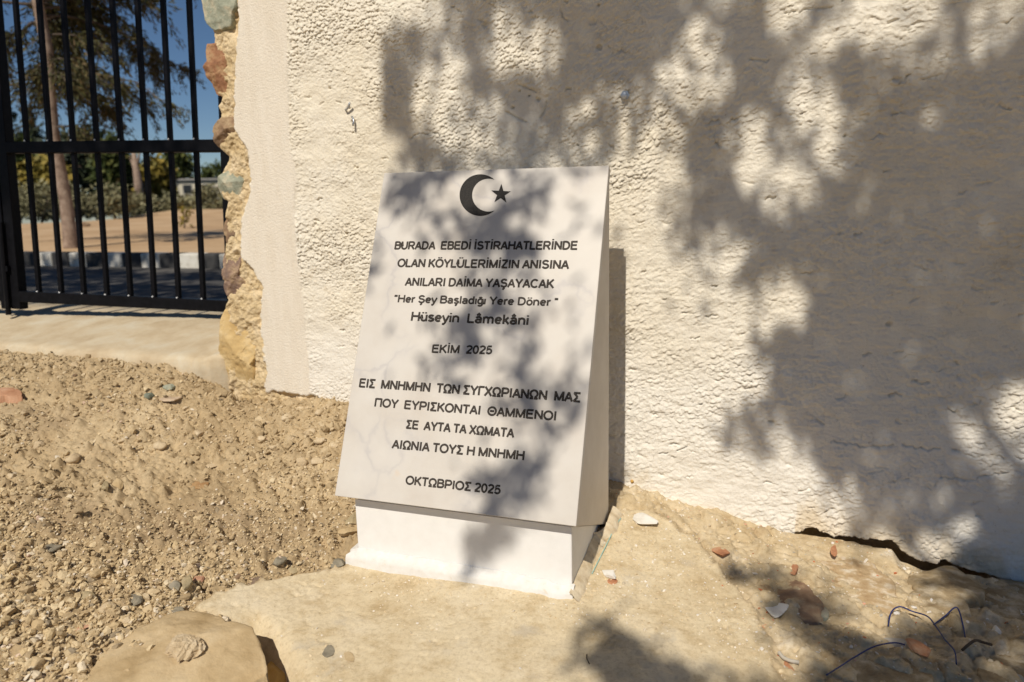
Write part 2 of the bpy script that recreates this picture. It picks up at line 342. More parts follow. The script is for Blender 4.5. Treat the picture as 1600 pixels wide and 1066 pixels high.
def gpoly(pts): a = np.array(pts, float); return onG(a[:, 0], a[:, 1])[:, :2]

SLAB_POLY = gpoly([(298, 955), (330, 935), (400, 912), (470, 897), (545, 890), (600, 860), (893, 915), (948, 845), (956, 800), (1010, 800), (1090, 850), (1130, 905), (1180, 960), (1205, 1010), (1215, 1100), (470, 1100), (432, 1040), (400, 990), (350, 970)])
DEB_POLY = gpoly([(945, 760), (1080, 772), (1240, 832), (1600, 908), (1700, 930), (1700, 1150), (1230, 1100), (1205, 1010), (1180, 960), (1130, 905), (1090, 850), (1010, 800), (960, 815)])
CREV = gpoly([(392, 985), (412, 1010), (432, 1040), (450, 1075), (462, 1110)])
DAMP = [gpoly(p) for p in ([(150, 800), (330, 775), (480, 830), (440, 880), (290, 860), (180, 850)], [(0, 610), (80, 640), (130, 660), (60, 690), (0, 690)], [(0, 790), (120, 770), (200, 800), (120, 850), (0, 840)])]
GAP_LO = onY(*np.array([(1235, 826), (1300, 834.5), (1330, 839.5), (1350, 845), (1392, 852), (1405, 869), (1440, 884), (1480, 885), (1510, 890), (1560, 898)]).T, YW)

def ground_height(X, Y):
    z = G0(X, Y)
    wob = .03*fbm(X*9, Y*9, 3, 4); sd = poly_sd(X, Y, SLAB_POLY)+wob
    slab = sstep(-.012, .012, sd)
    deb = sstep(-.03, .03, poly_sd(X, Y, DEB_POLY)+.05*fbm(X*12, Y*12, 31, 4))*(1-slab)
    dirt = (1-slab)*(1-deb)
    near = sstep(2.6, 2.0, Y)
    dn = .032*fbm(X*4.5, Y*4.5, 1, 3)
    f1, f2, cid = worley(X*26+2*fbm(X*9, Y*9, 8, 2), Y*26, 4); cl = np.clip(.62-f1, 0, 1)*np.clip(cid*2.2-.8, 0, 1)
    dn += .044*cl
    f1, f2, cid = worley(X*70, Y*70, 14); dn += .017*np.clip(.62-f1, 0, 1)*(.3+cid)
    f1, f2, cid = worley(X*150, Y*150, 24); dn += .0075*np.clip(.6-f1, 0, 1)*(.3+cid)
    dn += .030*fbm(X*22, Y*22, 2, 5, .64)
    dn += .008*fbm(X*95, Y*95, 5, 3, .6)
    z = z + dirt*dn
    sn = .008*fbm(X*5, Y*5, 41, 3)+.0042*fbm(X*38, Y*38, 42, 6, .68)-.012*np.clip(fbm(X*50, Y*50, 47, 4)-.17, 0, 1)+.0016*fbm(X*160, Y*160, 48, 3)
    crk = np.abs(fbm(X*7, Y*7, 45, 4)); sn -= .004*np.exp(-(crk/.006)**2)*sstep(.0, .1, fbm(X*3, Y*3, 46, 2))
    z = z + slab*(sn+.012)
    f1, f2, cid = worley(X*17+1.5*fbm(X*8, Y*8, 54, 3), Y*17, 51); e = np.clip((f2-f1)*3, 0, 1)
    bn = .026*(cid-.4)*e+.026*fbm(X*14, Y*14, 52, 5, .62)+.014*fbm(X*60, Y*60, 53, 4)-.010*np.exp(-((f2-f1)/.05)**2)*sstep(.4, .6, vnoise(X*9, Y*9, 56))
    f1, f2, cid = worley(X*80, Y*80, 55); bn += .007*np.clip(.6-f1, 0, 1)*np.clip(cid*1.6-.3, 0, 1)
    z = z + deb*bn
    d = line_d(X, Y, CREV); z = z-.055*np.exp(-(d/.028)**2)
    # the gap under the wall plaster on the right, and contact with the wall
    lo = np.interp(X, GAP_LO[:, 0], GAP_LO[:, 2]); k = sstep(1.93, 2.05, Y)*sstep(.02, .07, X)*sstep(.62, .50, X)
    z = z*(1-k)+(lo-.006+.006*fbm(X*60, Y*60, 57, 3)-.10*sstep(2.068, 2.09, Y))*k
    # keep the dirt clear of the gate threshold top
    cap = H-.580+.03*fbm(X*10, Y*10, 61, 3); z = np.where((Y > 1.99) & (X < -1.75), np.minimum(z, cap), z)
    dark_soil = np.zeros_like(z)
    for p in DAMP: dark_soil = np.maximum(dark_soil, sstep(-.04, .06, poly_sd(X, Y, p)+.09*fbm(X*8, Y*8, 71, 4)))
    dark_soil = np.maximum(dark_soil*.55, np.exp(-(d/.03)**2)*.8)*(1-slab)*(1-deb)  # damp patches plus a darker line along the crevice
    return z, slab, deb, dark_soil

def axis(segs):
    out = []
    for a, b, s in segs: out.append(np.arange(a, b-1e-9, s))
    return np.concatenate(out+[[segs[-1][1]]])
gx = axis([(-40, -8, 4), (-8, -4, .3), (-4, -3, .03), (-3, -1.9, .0075), (-1.9, .75, .0042), (.75, 1.4, .009), (1.4, 1.8, .04), (1.8, 5, .3), (5, 40, 4)])
gy = axis([(-40, -6, 4), (-6, -.5, .3), (-.5, .55, .05), (.55, 1.95, .0045), (1.95, 2.14, .005), (2.14, 2.72, .04)])
XX, YY = np.meshgrid(gx, gy); ZZ, zs, zd, zp = ground_height(XX, YY)
tag(mesh("ground", np.column_stack([XX.ravel(), YY.ravel(), ZZ.ravel()]), grid_faces(len(gy), len(gx)), MAT['ground'],
     attrs={'zone': np.column_stack([zs.ravel(), zd.ravel(), zp.ravel(), np.ones(zs.size)])}), kind='structure')
def GH(x, y): return float(ground_height(np.array([float(x)]), np.array([float(y)]))[0][0])
def GHv(x, y): return ground_height(np.asarray(x, float), np.asarray(y, float))[0]

# ------------------------------------------------------------------ threshold, road, kerb, field
def ragged_slab():
    xs = axis([(-6, -3.4, .2), (-3.4, -1.765, .009)]); n = len(xs)
    lip = np.interp(xs, [-6, -3, -2.45, -2.0, -1.87, -1.80, -1.765], [2.07, 2.06, 2.045, 2.035, 2.05, 2.10, 2.12])+.035*fbm(xs*7, xs*0, 81, 4)+.02*fbm(xs*38, xs*0, 85, 4)
    prof = [(0, -.20), (-.002, -.105), (0, -.068), (.012, -.056), (.05, -.051), (.12, -.041), (.22, -.024), (.34, -.006), (.48, 0), (.70, 0), (.71, -.15)]
    top = H-.497; V = []
    for j, (dy, dz) in enumerate(prof):
        y = lip+dy; z = top+dz+(.006*fbm(xs*9, y*9, 82, 4)+.018*fbm(xs*24, y*24, 86, 5))*(dz > -.1)
        z = z-(.02*np.clip(fbm(xs*6, y*0, 84, 3), 0, 1) * (j in (2, 3)))
        V.append(np.column_stack([xs, y, z]))
    return mesh("concrete_threshold", np.concatenate(V), grid_faces(len(prof), n), MAT['apron'])
tag(ragged_slab(), kind='structure')
RZ = H-.60
k0, k1 = onZ(30, 415, RZ), onZ(340, 420, RZ); kd = (k1-k0)/np.linalg.norm(k1-k0); kn = np.array([-kd[1], kd[0], 0])
def kpt(s): return k0+kd*s
rv = np.concatenate([np.column_stack([np.linspace(-9.5, 22, 70), np.full(70, 2.66), np.full(70, RZ)]), np.array([kpt(q) for q in np.linspace(-4.6, 27, 70)])])
tag(mesh("road", rv, grid_faces(2, 70), MAT['asphalt']), kind='structure')
kb = MB(); bl = .215
for i in range(-20, 60):
    c = kpt((i+.5)*bl)+kn*.075+np.array([0, 0, .042]); kb.box(c, kd*(bl/2-.003), kn*.075, np.array([0, 0, .082]), (i+1) % 2)
ko = kb.build("kerb", [MAT['kerb_w'], MAT['kerb_b']], bevel=.012); tag(ko, kind='structure')
FZ = RZ+.105
def field_mesh():
    s = axis([(-8, -4, 2), (-4, 30, .5), (30, 120, 10)]); d = np.concatenate([[.14], np.geomspace(.3, 900, 70)])
    S, D = np.meshgrid(s, d); spread = 1+D/60
    P = k0+kd*(S*spread)[..., None]+kn*D[..., None]; z = FZ+.10*fbm(P[..., 0]*.5, P[..., 1]*.5, 91, 4)*np.clip(D/3, 0, 1)*np.clip(60/np.maximum(D, 1), 0, 1)
    z = z+.16*np.exp(-((D-12.5-2*fbm(S*.3, D*0, 93, 2))/1.1)**2)
    P[..., 2] = z; return mesh("field", P.reshape(-1, 3), grid_faces(len(d), len(s)), MAT['field'])
tag(field_mesh(), kind='structure')

# ------------------------------------------------------------------ the wall
wall = thing("boundary_wall", "rough whitewashed roadside wall with a broken rubble end beside the black gate", "wall", (0, YW, 0))
SIL = np.array([(312, -160), (312, -60), (316, -12), (317, 30), (328, 45), (330, 62), (325, 72), (327, 110), (332, 145), (341, 152), (334, 165), (339, 178), (334, 190), (333, 215), (338, 232), (350, 245), (347, 258), (340, 270), (339, 290), (344, 308), (353, 315), (350, 335), (349, 350), (350, 365), (346, 395), (348, 430), (350, 455), (353, 470), (347, 480), (348, 520), (350, 560), (355, 600), (357, 630), (360, 700)], float)
SW = onY(SIL[:, 0], SIL[:, 1], YW); o_ = np.argsort(SW[:, 2])
def Xsil(Z): return np.interp(Z, SW[o_, 2], SW[o_, 0])
def edge_curve(pts): a = np.array(pts, float); p = onY(a[:, 0], a[:, 1], YW); i = np.argsort(p[:, 2]); return p[i, 2], p[i, 0]
SLz, SLx = edge_curve([(374, -60), (374, 0), (372, 60), (366, 150), (368, 200), (386, 232), (389, 250), (393, 280), (391, 300), (380, 336), (378, 370), (378, 402), (398, 422), (412, 450), (409, 480), (410, 520), (412, 540), (418, 580), (416, 640)])
SRz, SRx = edge_curve([(446, -60), (449, 0), (450, 105), (454, 236), (462, 255), (464, 280), (460, 330), (464, 370), (466, 410), (472, 450), (476, 480), (478, 520), (484, 565), (486, 640)])
ZB = onY(*np.array([(1100, 1000), (1200, 1000), (1236, 900), (1243, 831), (1257, 826), (1273, 825), (1285, 831), (1300, 836), (1325, 838), (1360, 842), (1392, 844), (1402, 852), (1410, 862), (1425, 871), (1445, 878), (1460, 881), (1475, 874), (1490, 880), (1510, 889), (1540, 897), (1560, 903), (1580, 960), (1700, 1000)]).T, YW)
CRACKS = [[(1300, 688), (1340, 695), (1360, 697), (1395, 695)], [(1410, 697), (1450, 703), (1490, 702), (1510, 708), (1540, 710), (1560, 714), (1580, 711), (1620, 716)], [(1470, 744), (1500, 746), (1515, 748), (1560, 740), (1590, 732)],
          [(1390, 754), (1420, 748)], [(1425, 595), (1452, 598)], [(1395, 547), (1418, 549)], [(1390, 618), (1400, 612), (1408, 615)], [(1470, 90), (1500, 88), (1530, 72)], [(1170, 95), (1200, 93)], [(590, 170), (604, 166)], [(1264, 190), (1280, 196), (1290, 195), (1306, 202)], [(1226, 20), (1260, 14), (1300, 8)],
          [(640, 214), (668, 208), (690, 207)], [(575, 62), (590, 70)], [(985, 80), (960, 78), (952, 70)], [(876, 15), (880, 25), (888, 30)]]
HOLES = [(927, 32, 5), (937, 72, 4), (801, 168, 2.6), (841, 155, 3.2), (812, 142, 1.6), (827, 149, 1.5), (1389, 506, 3.5), (980, 192, 2), (1320, 210, 2), (903, 225, 1.6), (515, 137, 2), (652, 134, 2.4), (602, 181, 3), (757, 38, 4), (542, 363, 2.5), (545, 168, 3), (553, 190, 3.5), (936, 6, 2), (1205, 657, 4)]
SCRATCH = [[(790, 174), (806, 183), (822, 190)], [(855, 158), (852, 170), (844, 184)], [(810, 132), (825, 137), (838, 143)]]
PATCH = gp = onY(*np.array([(806, 128), (858, 150), (845, 190), (785, 182)], float).T, YW)[:, [0, 2]]

def wall_relief(X, Z):
    """h towards the viewer, sag downwards, zone masks"""
    zl, zr = np.interp(Z, SLz, SLx), np.interp(Z, SRz, SRx)
    wob = .016*fbm(X*22, Z*22, 101, 5, .65)+.010*fbm(X*75, Z*75, 105, 3)
    strip = sstep(-.006, .006, X-zl+wob*1.3)*sstep(.004, -.004, X-zr-.006*fbm(X*30, Z*14, 102, 4))
    strip = strip*sstep(H-.70, H-.66, Z+.03*fbm(X*12, Z*2, 103, 3))
    mort = sstep(.006, -.006, X-zl+wob*1.3)
    zb = H-.665-.02*sstep(-1.5, -1.35, X)-.03*sstep(-1.4, -1.2, X); lowm = sstep(.008, -.008, Z-zb-.05*fbm(X*14, Z*5, 104, 4))*sstep(-1.05, -1.15, X)
    mort = np.maximum(mort, lowm)*(1-strip*(1-lowm)); strip = strip*(1-lowm)
    # the base of the plaster on the right, grimy
    rc = (1-strip)*(1-mort)
    g = sstep(-1.2, .2, X)                               # lumps grow coarser to the right
    s = 1.25-.35*g
    wx = .9*fbm(X*8, Z*8, 111, 3); wy = .9*fbm(X*9, Z*9, 211, 3)
    f1, f2, cid = worley(X*56*s+wx*1.6+.8*fbm(X*60, Z*60, 212, 2), Z*92*s+wy*1.6+.8*fbm(X*60, Z*60, 213, 2), 112); n1 = np.clip(1-f1*1.05, 0, 1)*(.45+.75*cid)
    g1, g2, gid = worley(X*118*s+wx, Z*170*s+wy, 113); n2 = np.clip(1-g1*1.05, 0, 1)*(.4+.8*gid)
    n3 = vnoise(X*230*s, Z*300*s, 114)
    crev = np.exp(-((f2-f1)/.085)**2)*sstep(-.02, .10, fbm(X*20, Z*34, 117, 3))*sstep(-.12, .12, fbm(X*5, Z*6, 119, 3))
    patchy = np.clip(.95+2.6*fbm(X*4.5, Z*6, 116, 4), .2, 1.7)
    h = patchy*(.0033*n1+.0026*n2+.0013*n3)-.0040*crev*(.8-.3*g)
    h += .016*fbm(X*2.2, Z*2.5, 118, 3)+.007*fbm(X*9, Z*11, 119, 3)+.004*fbm(X*30, Z*40, 120, 3)
    sag = patchy*(.0038*n1+.0024*n2)
    h += g*.0030*fbm(X*14, Z*75, 129, 3)
    flat = sstep(-.01, .012, poly_sd(X, Z, PATCH)+.01*fbm(X*30, Z*30, 121, 3))
    h = h*(1-.72*flat); sag = sag*(1-.85*flat)
    hs = .0055+.0022*fbm(X*16, Z*5, 122, 4)+.0011*fbm(X*80, Z*26, 123, 3)
    hm = -.010+.032*fbm(X*11, Z*11, 124, 5, .6)+.020*fbm(X*45, Z*45, 125, 4, .6)
    h = rc*h+strip*hs+mort*hm; sag = rc*sag
    for c in CRACKS:
        p = onY(*np.array(c, float).T, YW)[:, [0, 2]]
        d = line_d(X+.005*fbm(X*70, Z*70, 131, 2), Z+.020*fbm(X*60, Z*20, 132, 4, .65), p); h -= .007*np.exp(-(d/.0017)**2)*sstep(-.22, .02, fbm(X*40, Z*40, 135, 2))
    for hx, hy, r in HOLES:
        p = onY(hx, hy, YW); rr = r/FPX*2.2; d = np.hypot(X-p[0], (Z-p[2])*1.15); h -= .013*np.exp(-(d/rr)**4)
    for c in SCRATCH:
        p = onY(*np.array(c, float).T, YW)[:, [0, 2]]; h -= .008*np.exp(-(line_d(X, Z, p)/.0021)**2)
    rk = np.random.default_rng(12); ax_, az_ = X[0], Z[:, 0]
    for _ in range(260):
        cx_, cz_ = rk.uniform(-1.4, .68), rk.uniform(H-1.0, H+.6); ln_ = rk.uniform(.003, .011)*(1.4 if cx_ > -.3 else 1); i0, i1 = np.searchsorted(ax_, [cx_-.05, cx_+.05]); j0, j1 = np.searchsorted(az_, [cz_-.04, cz_+.04])
        if i1 <= i0 or j1 <= j0: continue
        xs_ = np.linspace(-1, 1, 5)*ln_; P_ = np.column_stack([cx_+xs_, cz_+xs_*rk.normal(.1, .35)+rk.normal(0, .0018, 5)]); sl_ = (slice(j0, j1), slice(i0, i1))
        h[sl_] -= rk.uniform(.004, .009)*rc[sl_]*np.exp(-(line_d(X[sl_], Z[sl_], P_)/rk.uniform(.0012, .0026))**2)
    # void under the plaster on the right: below the ragged lower edge the wall is set back
    zb2 = np.interp(X, ZB[:, 0], ZB[:, 2])+.006*fbm(X*60, X*0, 133, 3)
    void = sstep(.0025, -.0025, Z-zb2)*((X > .08) & (X < .60))
    h = h*(1-void)-.16*void
    mort = np.maximum(mort, void)
    mort = np.maximum(mort, .62*sstep(.10, .0, Z-zb2+.12*fbm(X*9, Z*9, 136, 4))*sstep(-.02, .12, X)*(X < .75)*rc)
    low = sstep(H-.25, H-.65, Z+.5*fbm(X*2, Z*2, 134, 3))
    return h, sag, mort, strip, low
wx = axis([(-1.86, -1.4, .0028), (-1.4, .70, .0025), (.70, 1.6, .006), (1.6, 2.6, .02), (2.6, 6.0, .2)]); wz = axis([(H-1.35, H-1.06, .03), (H-1.06, H+.62, .0025), (H+.62, H+1.1, .006), (H+1.1, H+1.75, .03)])
X0, ZZ = np.meshgrid(wx, wz)
shift = Xsil(ZZ)+1.86; XX = X0+shift*np.clip(1-(X0+1.86)/.36, 0, 1)
h, sag, zm, zst, zlow = wall_relief(XX, ZZ)
edge = np.clip((XX-Xsil(ZZ)+.004*0)/.020, 0, 1); YY = YW-h+.014*(1-np.sqrt(np.clip(1-(1-edge)**2, 0, 1)))
P = np.stack([XX, YY, ZZ-sag], -1)
side = []
for dy, dx in ((.44, .0), (.25, -.004), (.10, -.002)):
    q = P[:, :1].copy(); q[..., 1] = YW+dy; q[..., 0] += dx; side.append(q)
P = np.concatenate(side+[P], 1); pad = lambda a, v: np.concatenate([np.full((len(wz), 3), v), a], 1)
zone = np.stack([pad(zm, 1.), pad(zst, 0.), pad(zlow, 0.), np.ones((len(wz), len(wx)+3))], -1)
nr, nc = P.shape[:2]; V = P.reshape(-1, 3); Fq = grid_faces(nr, nc)
mesh("plaster_face", V, Fq, MAT['wall'], wall, attrs={'zone': zone.reshape(-1, 4)})
cap = MB(); cap.box((2.15, YW+.26, H+1.78), (3.9, 0, 0), (0, .27, 0), (0, 0, .05)); cap.box((2.15, YW+.44, H+.2), (3.9, 0, 0), (0, .005, 0), (0, 0, 1.55))
cap.build("wall_back", MAT['house'], wall)

def dome(name, C, ax, ay, an, outline, height, mat, parent=None, loc=None, skirt=.06, rough=.15, seed=0, flat=.5, nseg=72, rings=14, detail=30, facets=0):
    """a stone grown from its outline: outline in (a, b) about C on axes ax, ay; rises along an; flat: share of the top that is level"""
    o = np.asarray(outline, float); c = o.mean(0); ang = np.arctan2(*(o-c).T[::-1]); rad = np.hypot(*(o-c).T); i = np.argsort(ang)
    th = np.linspace(-math.pi, math.pi, nseg, endpoint=False); A = np.concatenate([ang[i]-2*math.pi, ang[i], ang[i]+2*math.pi]); R = np.tile(rad[i], 3)
    r = np.interp(th, A, R); r = r*(1+.07*(vnoise(th*2.5+9, th*0+seed, seed)-.5)+.05*(vnoise(th*8+40, th*0+seed, seed+1)-.5))
    prof = [(1.0, -skirt), (1.0, 0.0)]
    for k in range(1, rings+1):
        q = 1-k/rings; prof.append((q, 1.0 if q < flat else math.sqrt(max(0, 1-((q-flat)/(1-flat))**2.2))))
    V = []; fr = np.random.default_rng(seed+31); fp = [(fr.uniform(.62, 1.05), *(fr.normal(0, .5, 2)/rad.mean())) for _ in range(facets)]
    for k, (q, hh) in enumerate(prof):
        a, b = c[0]+r*q*np.cos(th), c[1]+r*q*np.sin(th)
        hgt = hh if k == 0 else height*hh+rough*height*2*fbm(a*detail*.35+seed, b*detail*.35, seed+3, 4)*min(1, hh*1.5+.2)+.012*rough*fbm(a*detail*3, b*detail*3, seed+4, 4)
        if k > 1:
            for f0, f1, f2 in fp: hgt = np.minimum(hgt, height*(f0+f1*(a-c[0])+f2*(b-c[1]))+rough*height*.5*fbm(a*detail+seed, b*detail, seed+6, 4))
        if k == 0: hgt = np.full(nseg, -skirt)
        V.append(np.asarray(C)+np.outer(a, ax)+np.outer(b, ay)+np.outer(hgt, an))
    F = grid_faces(len(prof), nseg+1); idx = np.arange(len(prof)*(nseg+1)).reshape(len(prof), nseg+1); mp = np.empty(len(prof)*(nseg+1), int)
    for k in range(len(prof)):
        for j in range(nseg+1): mp[idx[k, j]] = k*nseg+(j % nseg)
    return mesh(name, np.concatenate(V), mp[F], mat, parent, loc)
def wall_stone(pts, height, mat, label, seed, rough=.3, flat=.4, skirt=.10):
    p = onY(*np.array(pts, float).T, YW-.004)[:, [0, 2]]
    o = dome("rubble_stone", (0, YW+.0165, 0), (1, 0, 0), (0, 0, 1), (0, -1, 0), p, height*.80, mat, wall, None, skirt, rough*1.3, seed, .62+flat*.3, nseg=110, rings=30, detail=60, facets=6)
    o['label'] = label
wall_stone([(314, -40), (340, -42), (368, -38), (366, -5), (361, 20), (359, 42), (340, 48), (327, 44), (318, 36), (314, 10)], .040, MAT['s_green'], "grey green stone at the top of the broken wall end", 1)
wall_stone([(321, 67), (336, 66), (349, 92), (345, 110), (351, 140), (347, 151), (335, 148), (327, 131), (323, 92)], .034, MAT['s_red'], "narrow red brown stone below the grey green top stone", 2, .45)
wall_stone([(332, 194), (346, 184), (367, 186), (383, 195), (367, 202), (359, 223), (348, 236), (335, 231), (330, 210)], .032, MAT['s_brown'], "rounded brown stone level with the gate's upper rail", 3, .45)
wall_stone([(336, 280), (348, 268), (366, 269), (377, 280), (374, 296), (370, 308), (358, 313), (342, 310), (338, 296)], .040, MAT['s_green'], "pale grey green stone halfway down the wall end", 4, .3)
wall_stone([(347, 342), (358, 356), (362, 374), (360, 388), (354, 387), (350, 370), (345, 354)], .022, MAT['s_brown'], "small thin brown stone under the pale green one", 5, .5)
wall_stone([(343, 399), (358, 393), (370, 402), (371, 419), (368, 431), (378, 453), (380, 463), (366, 463), (350, 464), (347, 441), (345, 417)], .036, MAT['s_purple'], "knobbly purple brown stone above the big yellow sandstone", 6, .55)
wall_stone([(346, 484), (366, 482), (388, 488), (408, 496), (405, 514), (391, 534), (391, 570), (396, 590), (386, 612), (380, 645), (362, 648), (346, 645), (343, 605), (342, 570), (342, 536), (344, 510)], .052, MAT['s_yellow'], "tall yellow sandstone at the foot of the wall end", 7, .30, .55)

# ------------------------------------------------------------------ the monument
XL, XR = -1.002, -.382; FB = np.array([0, 1.4956, H-.7383]); FT = np.array([0, 1.8445, H+.0533])
D2 = (FT-FB)/np.linalg.norm(FT-FB); NIN = np.array([0, D2[2], -D2[1]])           # up the slab; into the slab
mon = thing("memorial_stone", "white marble memorial with a slanted engraved face on a low white plinth against the wall", "memorial", (-.692, 1.6, GH(-.692, 1.56)))
def slabpt(u, v, e=0.): return np.array([XL, 0, 0])+FB+np.outer(np.atleast_1d(u), [1, 0, 0])+np.outer(np.atleast_1d(v), D2)-np.atleast_1d(e)[:, None]*NIN
LEN = np.linalg.norm(FT-FB)
def px_uv(x, y):
    r = ray(x, y); t = ((np.array([XL, 0, 0])+FB-CAM) @ NIN)/(r @ NIN); q = CAM+r*t-FB-np.array([XL, 0, 0]); return q[0], q @ D2
mb = MB(); mb.box(slabpt(.31, LEN/2, -.010)[0], (.31, 0, 0), D2*LEN/2, NIN*.010); slab = mb.build("marble_slab", MAT['marble'], mon, bevel=.0018)
slab['label'] = "slanted white marble slab engraved in Turkish and Greek"
def prism(pts, x0, x1):
    m = MB(); n = len(pts); V = [(x0, y, z) for y, z in pts]+[(x1, y, z) for y, z in pts]
    m.add(V, [tuple(range(n-1, -1, -1)), tuple(range(n, 2*n))]+[(i, (i+1) % n, n+(i+1) % n, n+i) for i in range(n)]); return m
YB = 1.878
a = FB+NIN*.0203; b = FT+NIN*.0203
low = lambda y: a[2]-(y-a[1])*D2[1]/D2[2]
prism([(a[1], a[2]), (YB, low(YB)), (YB, FT[2]-.002), (b[1], b[2])], XL+.006, XR-.006).build("wedge_body", MAT['side'], mon, bevel=.0015)
FRB = 1.5305
prism([(FRB, H-1.03), (YB-.003, H-1.03), (YB-.003, low(YB-.003)-.003), (FRB, low(FRB)-.003)], -.967, -.4015).build("plinth", MAT['plinth'], mon, bevel=.0025)
def skirt():
    xs = np.linspace(-1.003, -.392, 90); V = []
    g = GHv(xs, xs*0+FRB-.02); t = sstep(-.60, -.42, xs)
    top = np.interp(xs, [-1.0, -.40], [H-.888, H-.897])
    for j, (dy, k) in enumerate([(0, 1.0), (-.004, .98), (-.020, .60), (-.0245, .35), (-.025, -.6)]):
        dyy = dy*(1+.25*fbm(xs*40, xs*0+j, 201, 3)+.5*t*(fbm(xs*25, xs*0+j, 203, 3)+.2)); z = H-.926+(top-H+.926)*k*(1-.35*t*(.5+fbm(xs*30, xs*0, 204, 3))) + .003*fbm(xs*50, xs*0+j*3, 202, 3)
        if j == 4: z = z*0+H-1.0
        V.append(np.column_stack([np.clip(xs, -.967-(.024 if j > 1 else .001), -.394), FRB+dyy-.0005, z]))
    return mesh("skirting", np.concatenate(V), grid_faces(5, len(xs)), MAT['skirt'], mon)
skirt()
lx = MB(); lx.box((-.989, 1.70, H-.935), (.0115, 0, 0), (0, .16, 0), (0, 0, .03)); lx.build("side_skirting", MAT['skirt'], mon, bevel=.006)
def fillet():
    ys = np.linspace(1.50, 1.90, 70); V = []
    g = GHv(ys*0-.375, ys)
    for j, (dx, dz) in enumerate([(0.001, .020), (.008, .017), (.018, .008), (.030, -.004), (.032, -.03)]):
        V.append(np.column_stack([-.4015+(.02*sstep(1.76, 1.80, ys))+dx*(1+.5*fbm(ys*35, ys*0+j, 211, 3)), ys, g+dz*(1+.5*fbm(ys*30, ys*0+j, 212, 3))]))
    return mesh("mortar_fillet", np.concatenate(V), grid_faces(5, len(ys)), MAT['fillet'], mon)
fillet()

LINES = [("BURADA  EBEDİ İSTİRAHATLERİNDE", (615.8, 389.8), (902.6, 390.3), 12.2), ("OLAN KÖYLÜLERİMİZIN ANISINA", (620.4, 417.2), (888.7, 420.4), 12.5),
 ("ANILARI DAİMA YAŞAYACAK", (632.5, 446.5), (865.3, 450.3), 12.5), ("\"Her Şey Başladığı Yere Döner \"", (614.6, 472.4), (872, 478.4), 11.6), ("Hüseyin  Lâmekâni", (641, 501.4), (826.2, 508), 14.2),
 ("EKİM  2025", (673.8, 551.2), (768.8, 553.6), 12.6), ("ΕΙΣ  ΜΝΗΜΗΝ  ΤΩΝ ΣΥΓΧΩΡΙΑΝΩΝ  ΜΑΣ", (560.2, 605.0), (906.9, 628.8), 13.6), ("ΠΟΥ  ΕΥΡΙΣΚΟΝΤΑΙ  ΘΑΜΜΕΝΟΙ", (584.2, 635.3), (869.6, 657.4), 13.2),
 ("ΣΕ  ΑΥΤΑ ΤΑ ΧΩΜΑΤΑ", (633.7, 669.6), (802.9, 684), 13.4), ("ΑΙΩΝΙΑ ΤΟΥΣ Η ΜΝΗΜΗ", (612, 700.4), (819.4, 719.3), 13.6), ("ΟΚΤΩΒΡΙΟΣ 2025", (633, 756.6), (781.9, 772.5), 13.4)]
def arc(cx, cy, rx, ry, a0, a1, n=14): return [(cx+rx*math.cos(math.radians(t)), cy+ry*math.sin(math.radians(t))) for t in np.linspace(a0, a1, n)]
def ring(cx, cy, rx, ry, n=30): return [arc(cx, cy, rx, ry, 90, 452, n)]
stem = lambda x, y=1.0: [(x, 0), (x, y)]
dots = lambda x, y, g=.15: [[(x-g, y), (x-g, y+.15)], [(x+g, y), (x+g, y+.15)]]
ced = lambda x: [[(x, -.02), (x+.05, -.12), (x-.02, -.21), (x-.14, -.20)]]
_S = arc(.465, .722, .30, .207, 15, 268, 16)+arc(.475, .288, .33, .222, 88, -168, 16); _s = arc(.35, .53, .22, .137, 15, 268, 12)+arc(.355, .208, .245, .146, 88, -168, 12)
_a = [arc(.37, .47, .25, .19, 160, 0, 10)+[(.62, 0)], arc(.365, .225, .245, .16, 0, 362, 20)]; _o = ring(.388, .36, .275, .295, 24); _u = [[(.13, .72), (.13, .28)]+arc(.38, .28, .25, .215, 180, 360, 10), stem(.64, .72)]
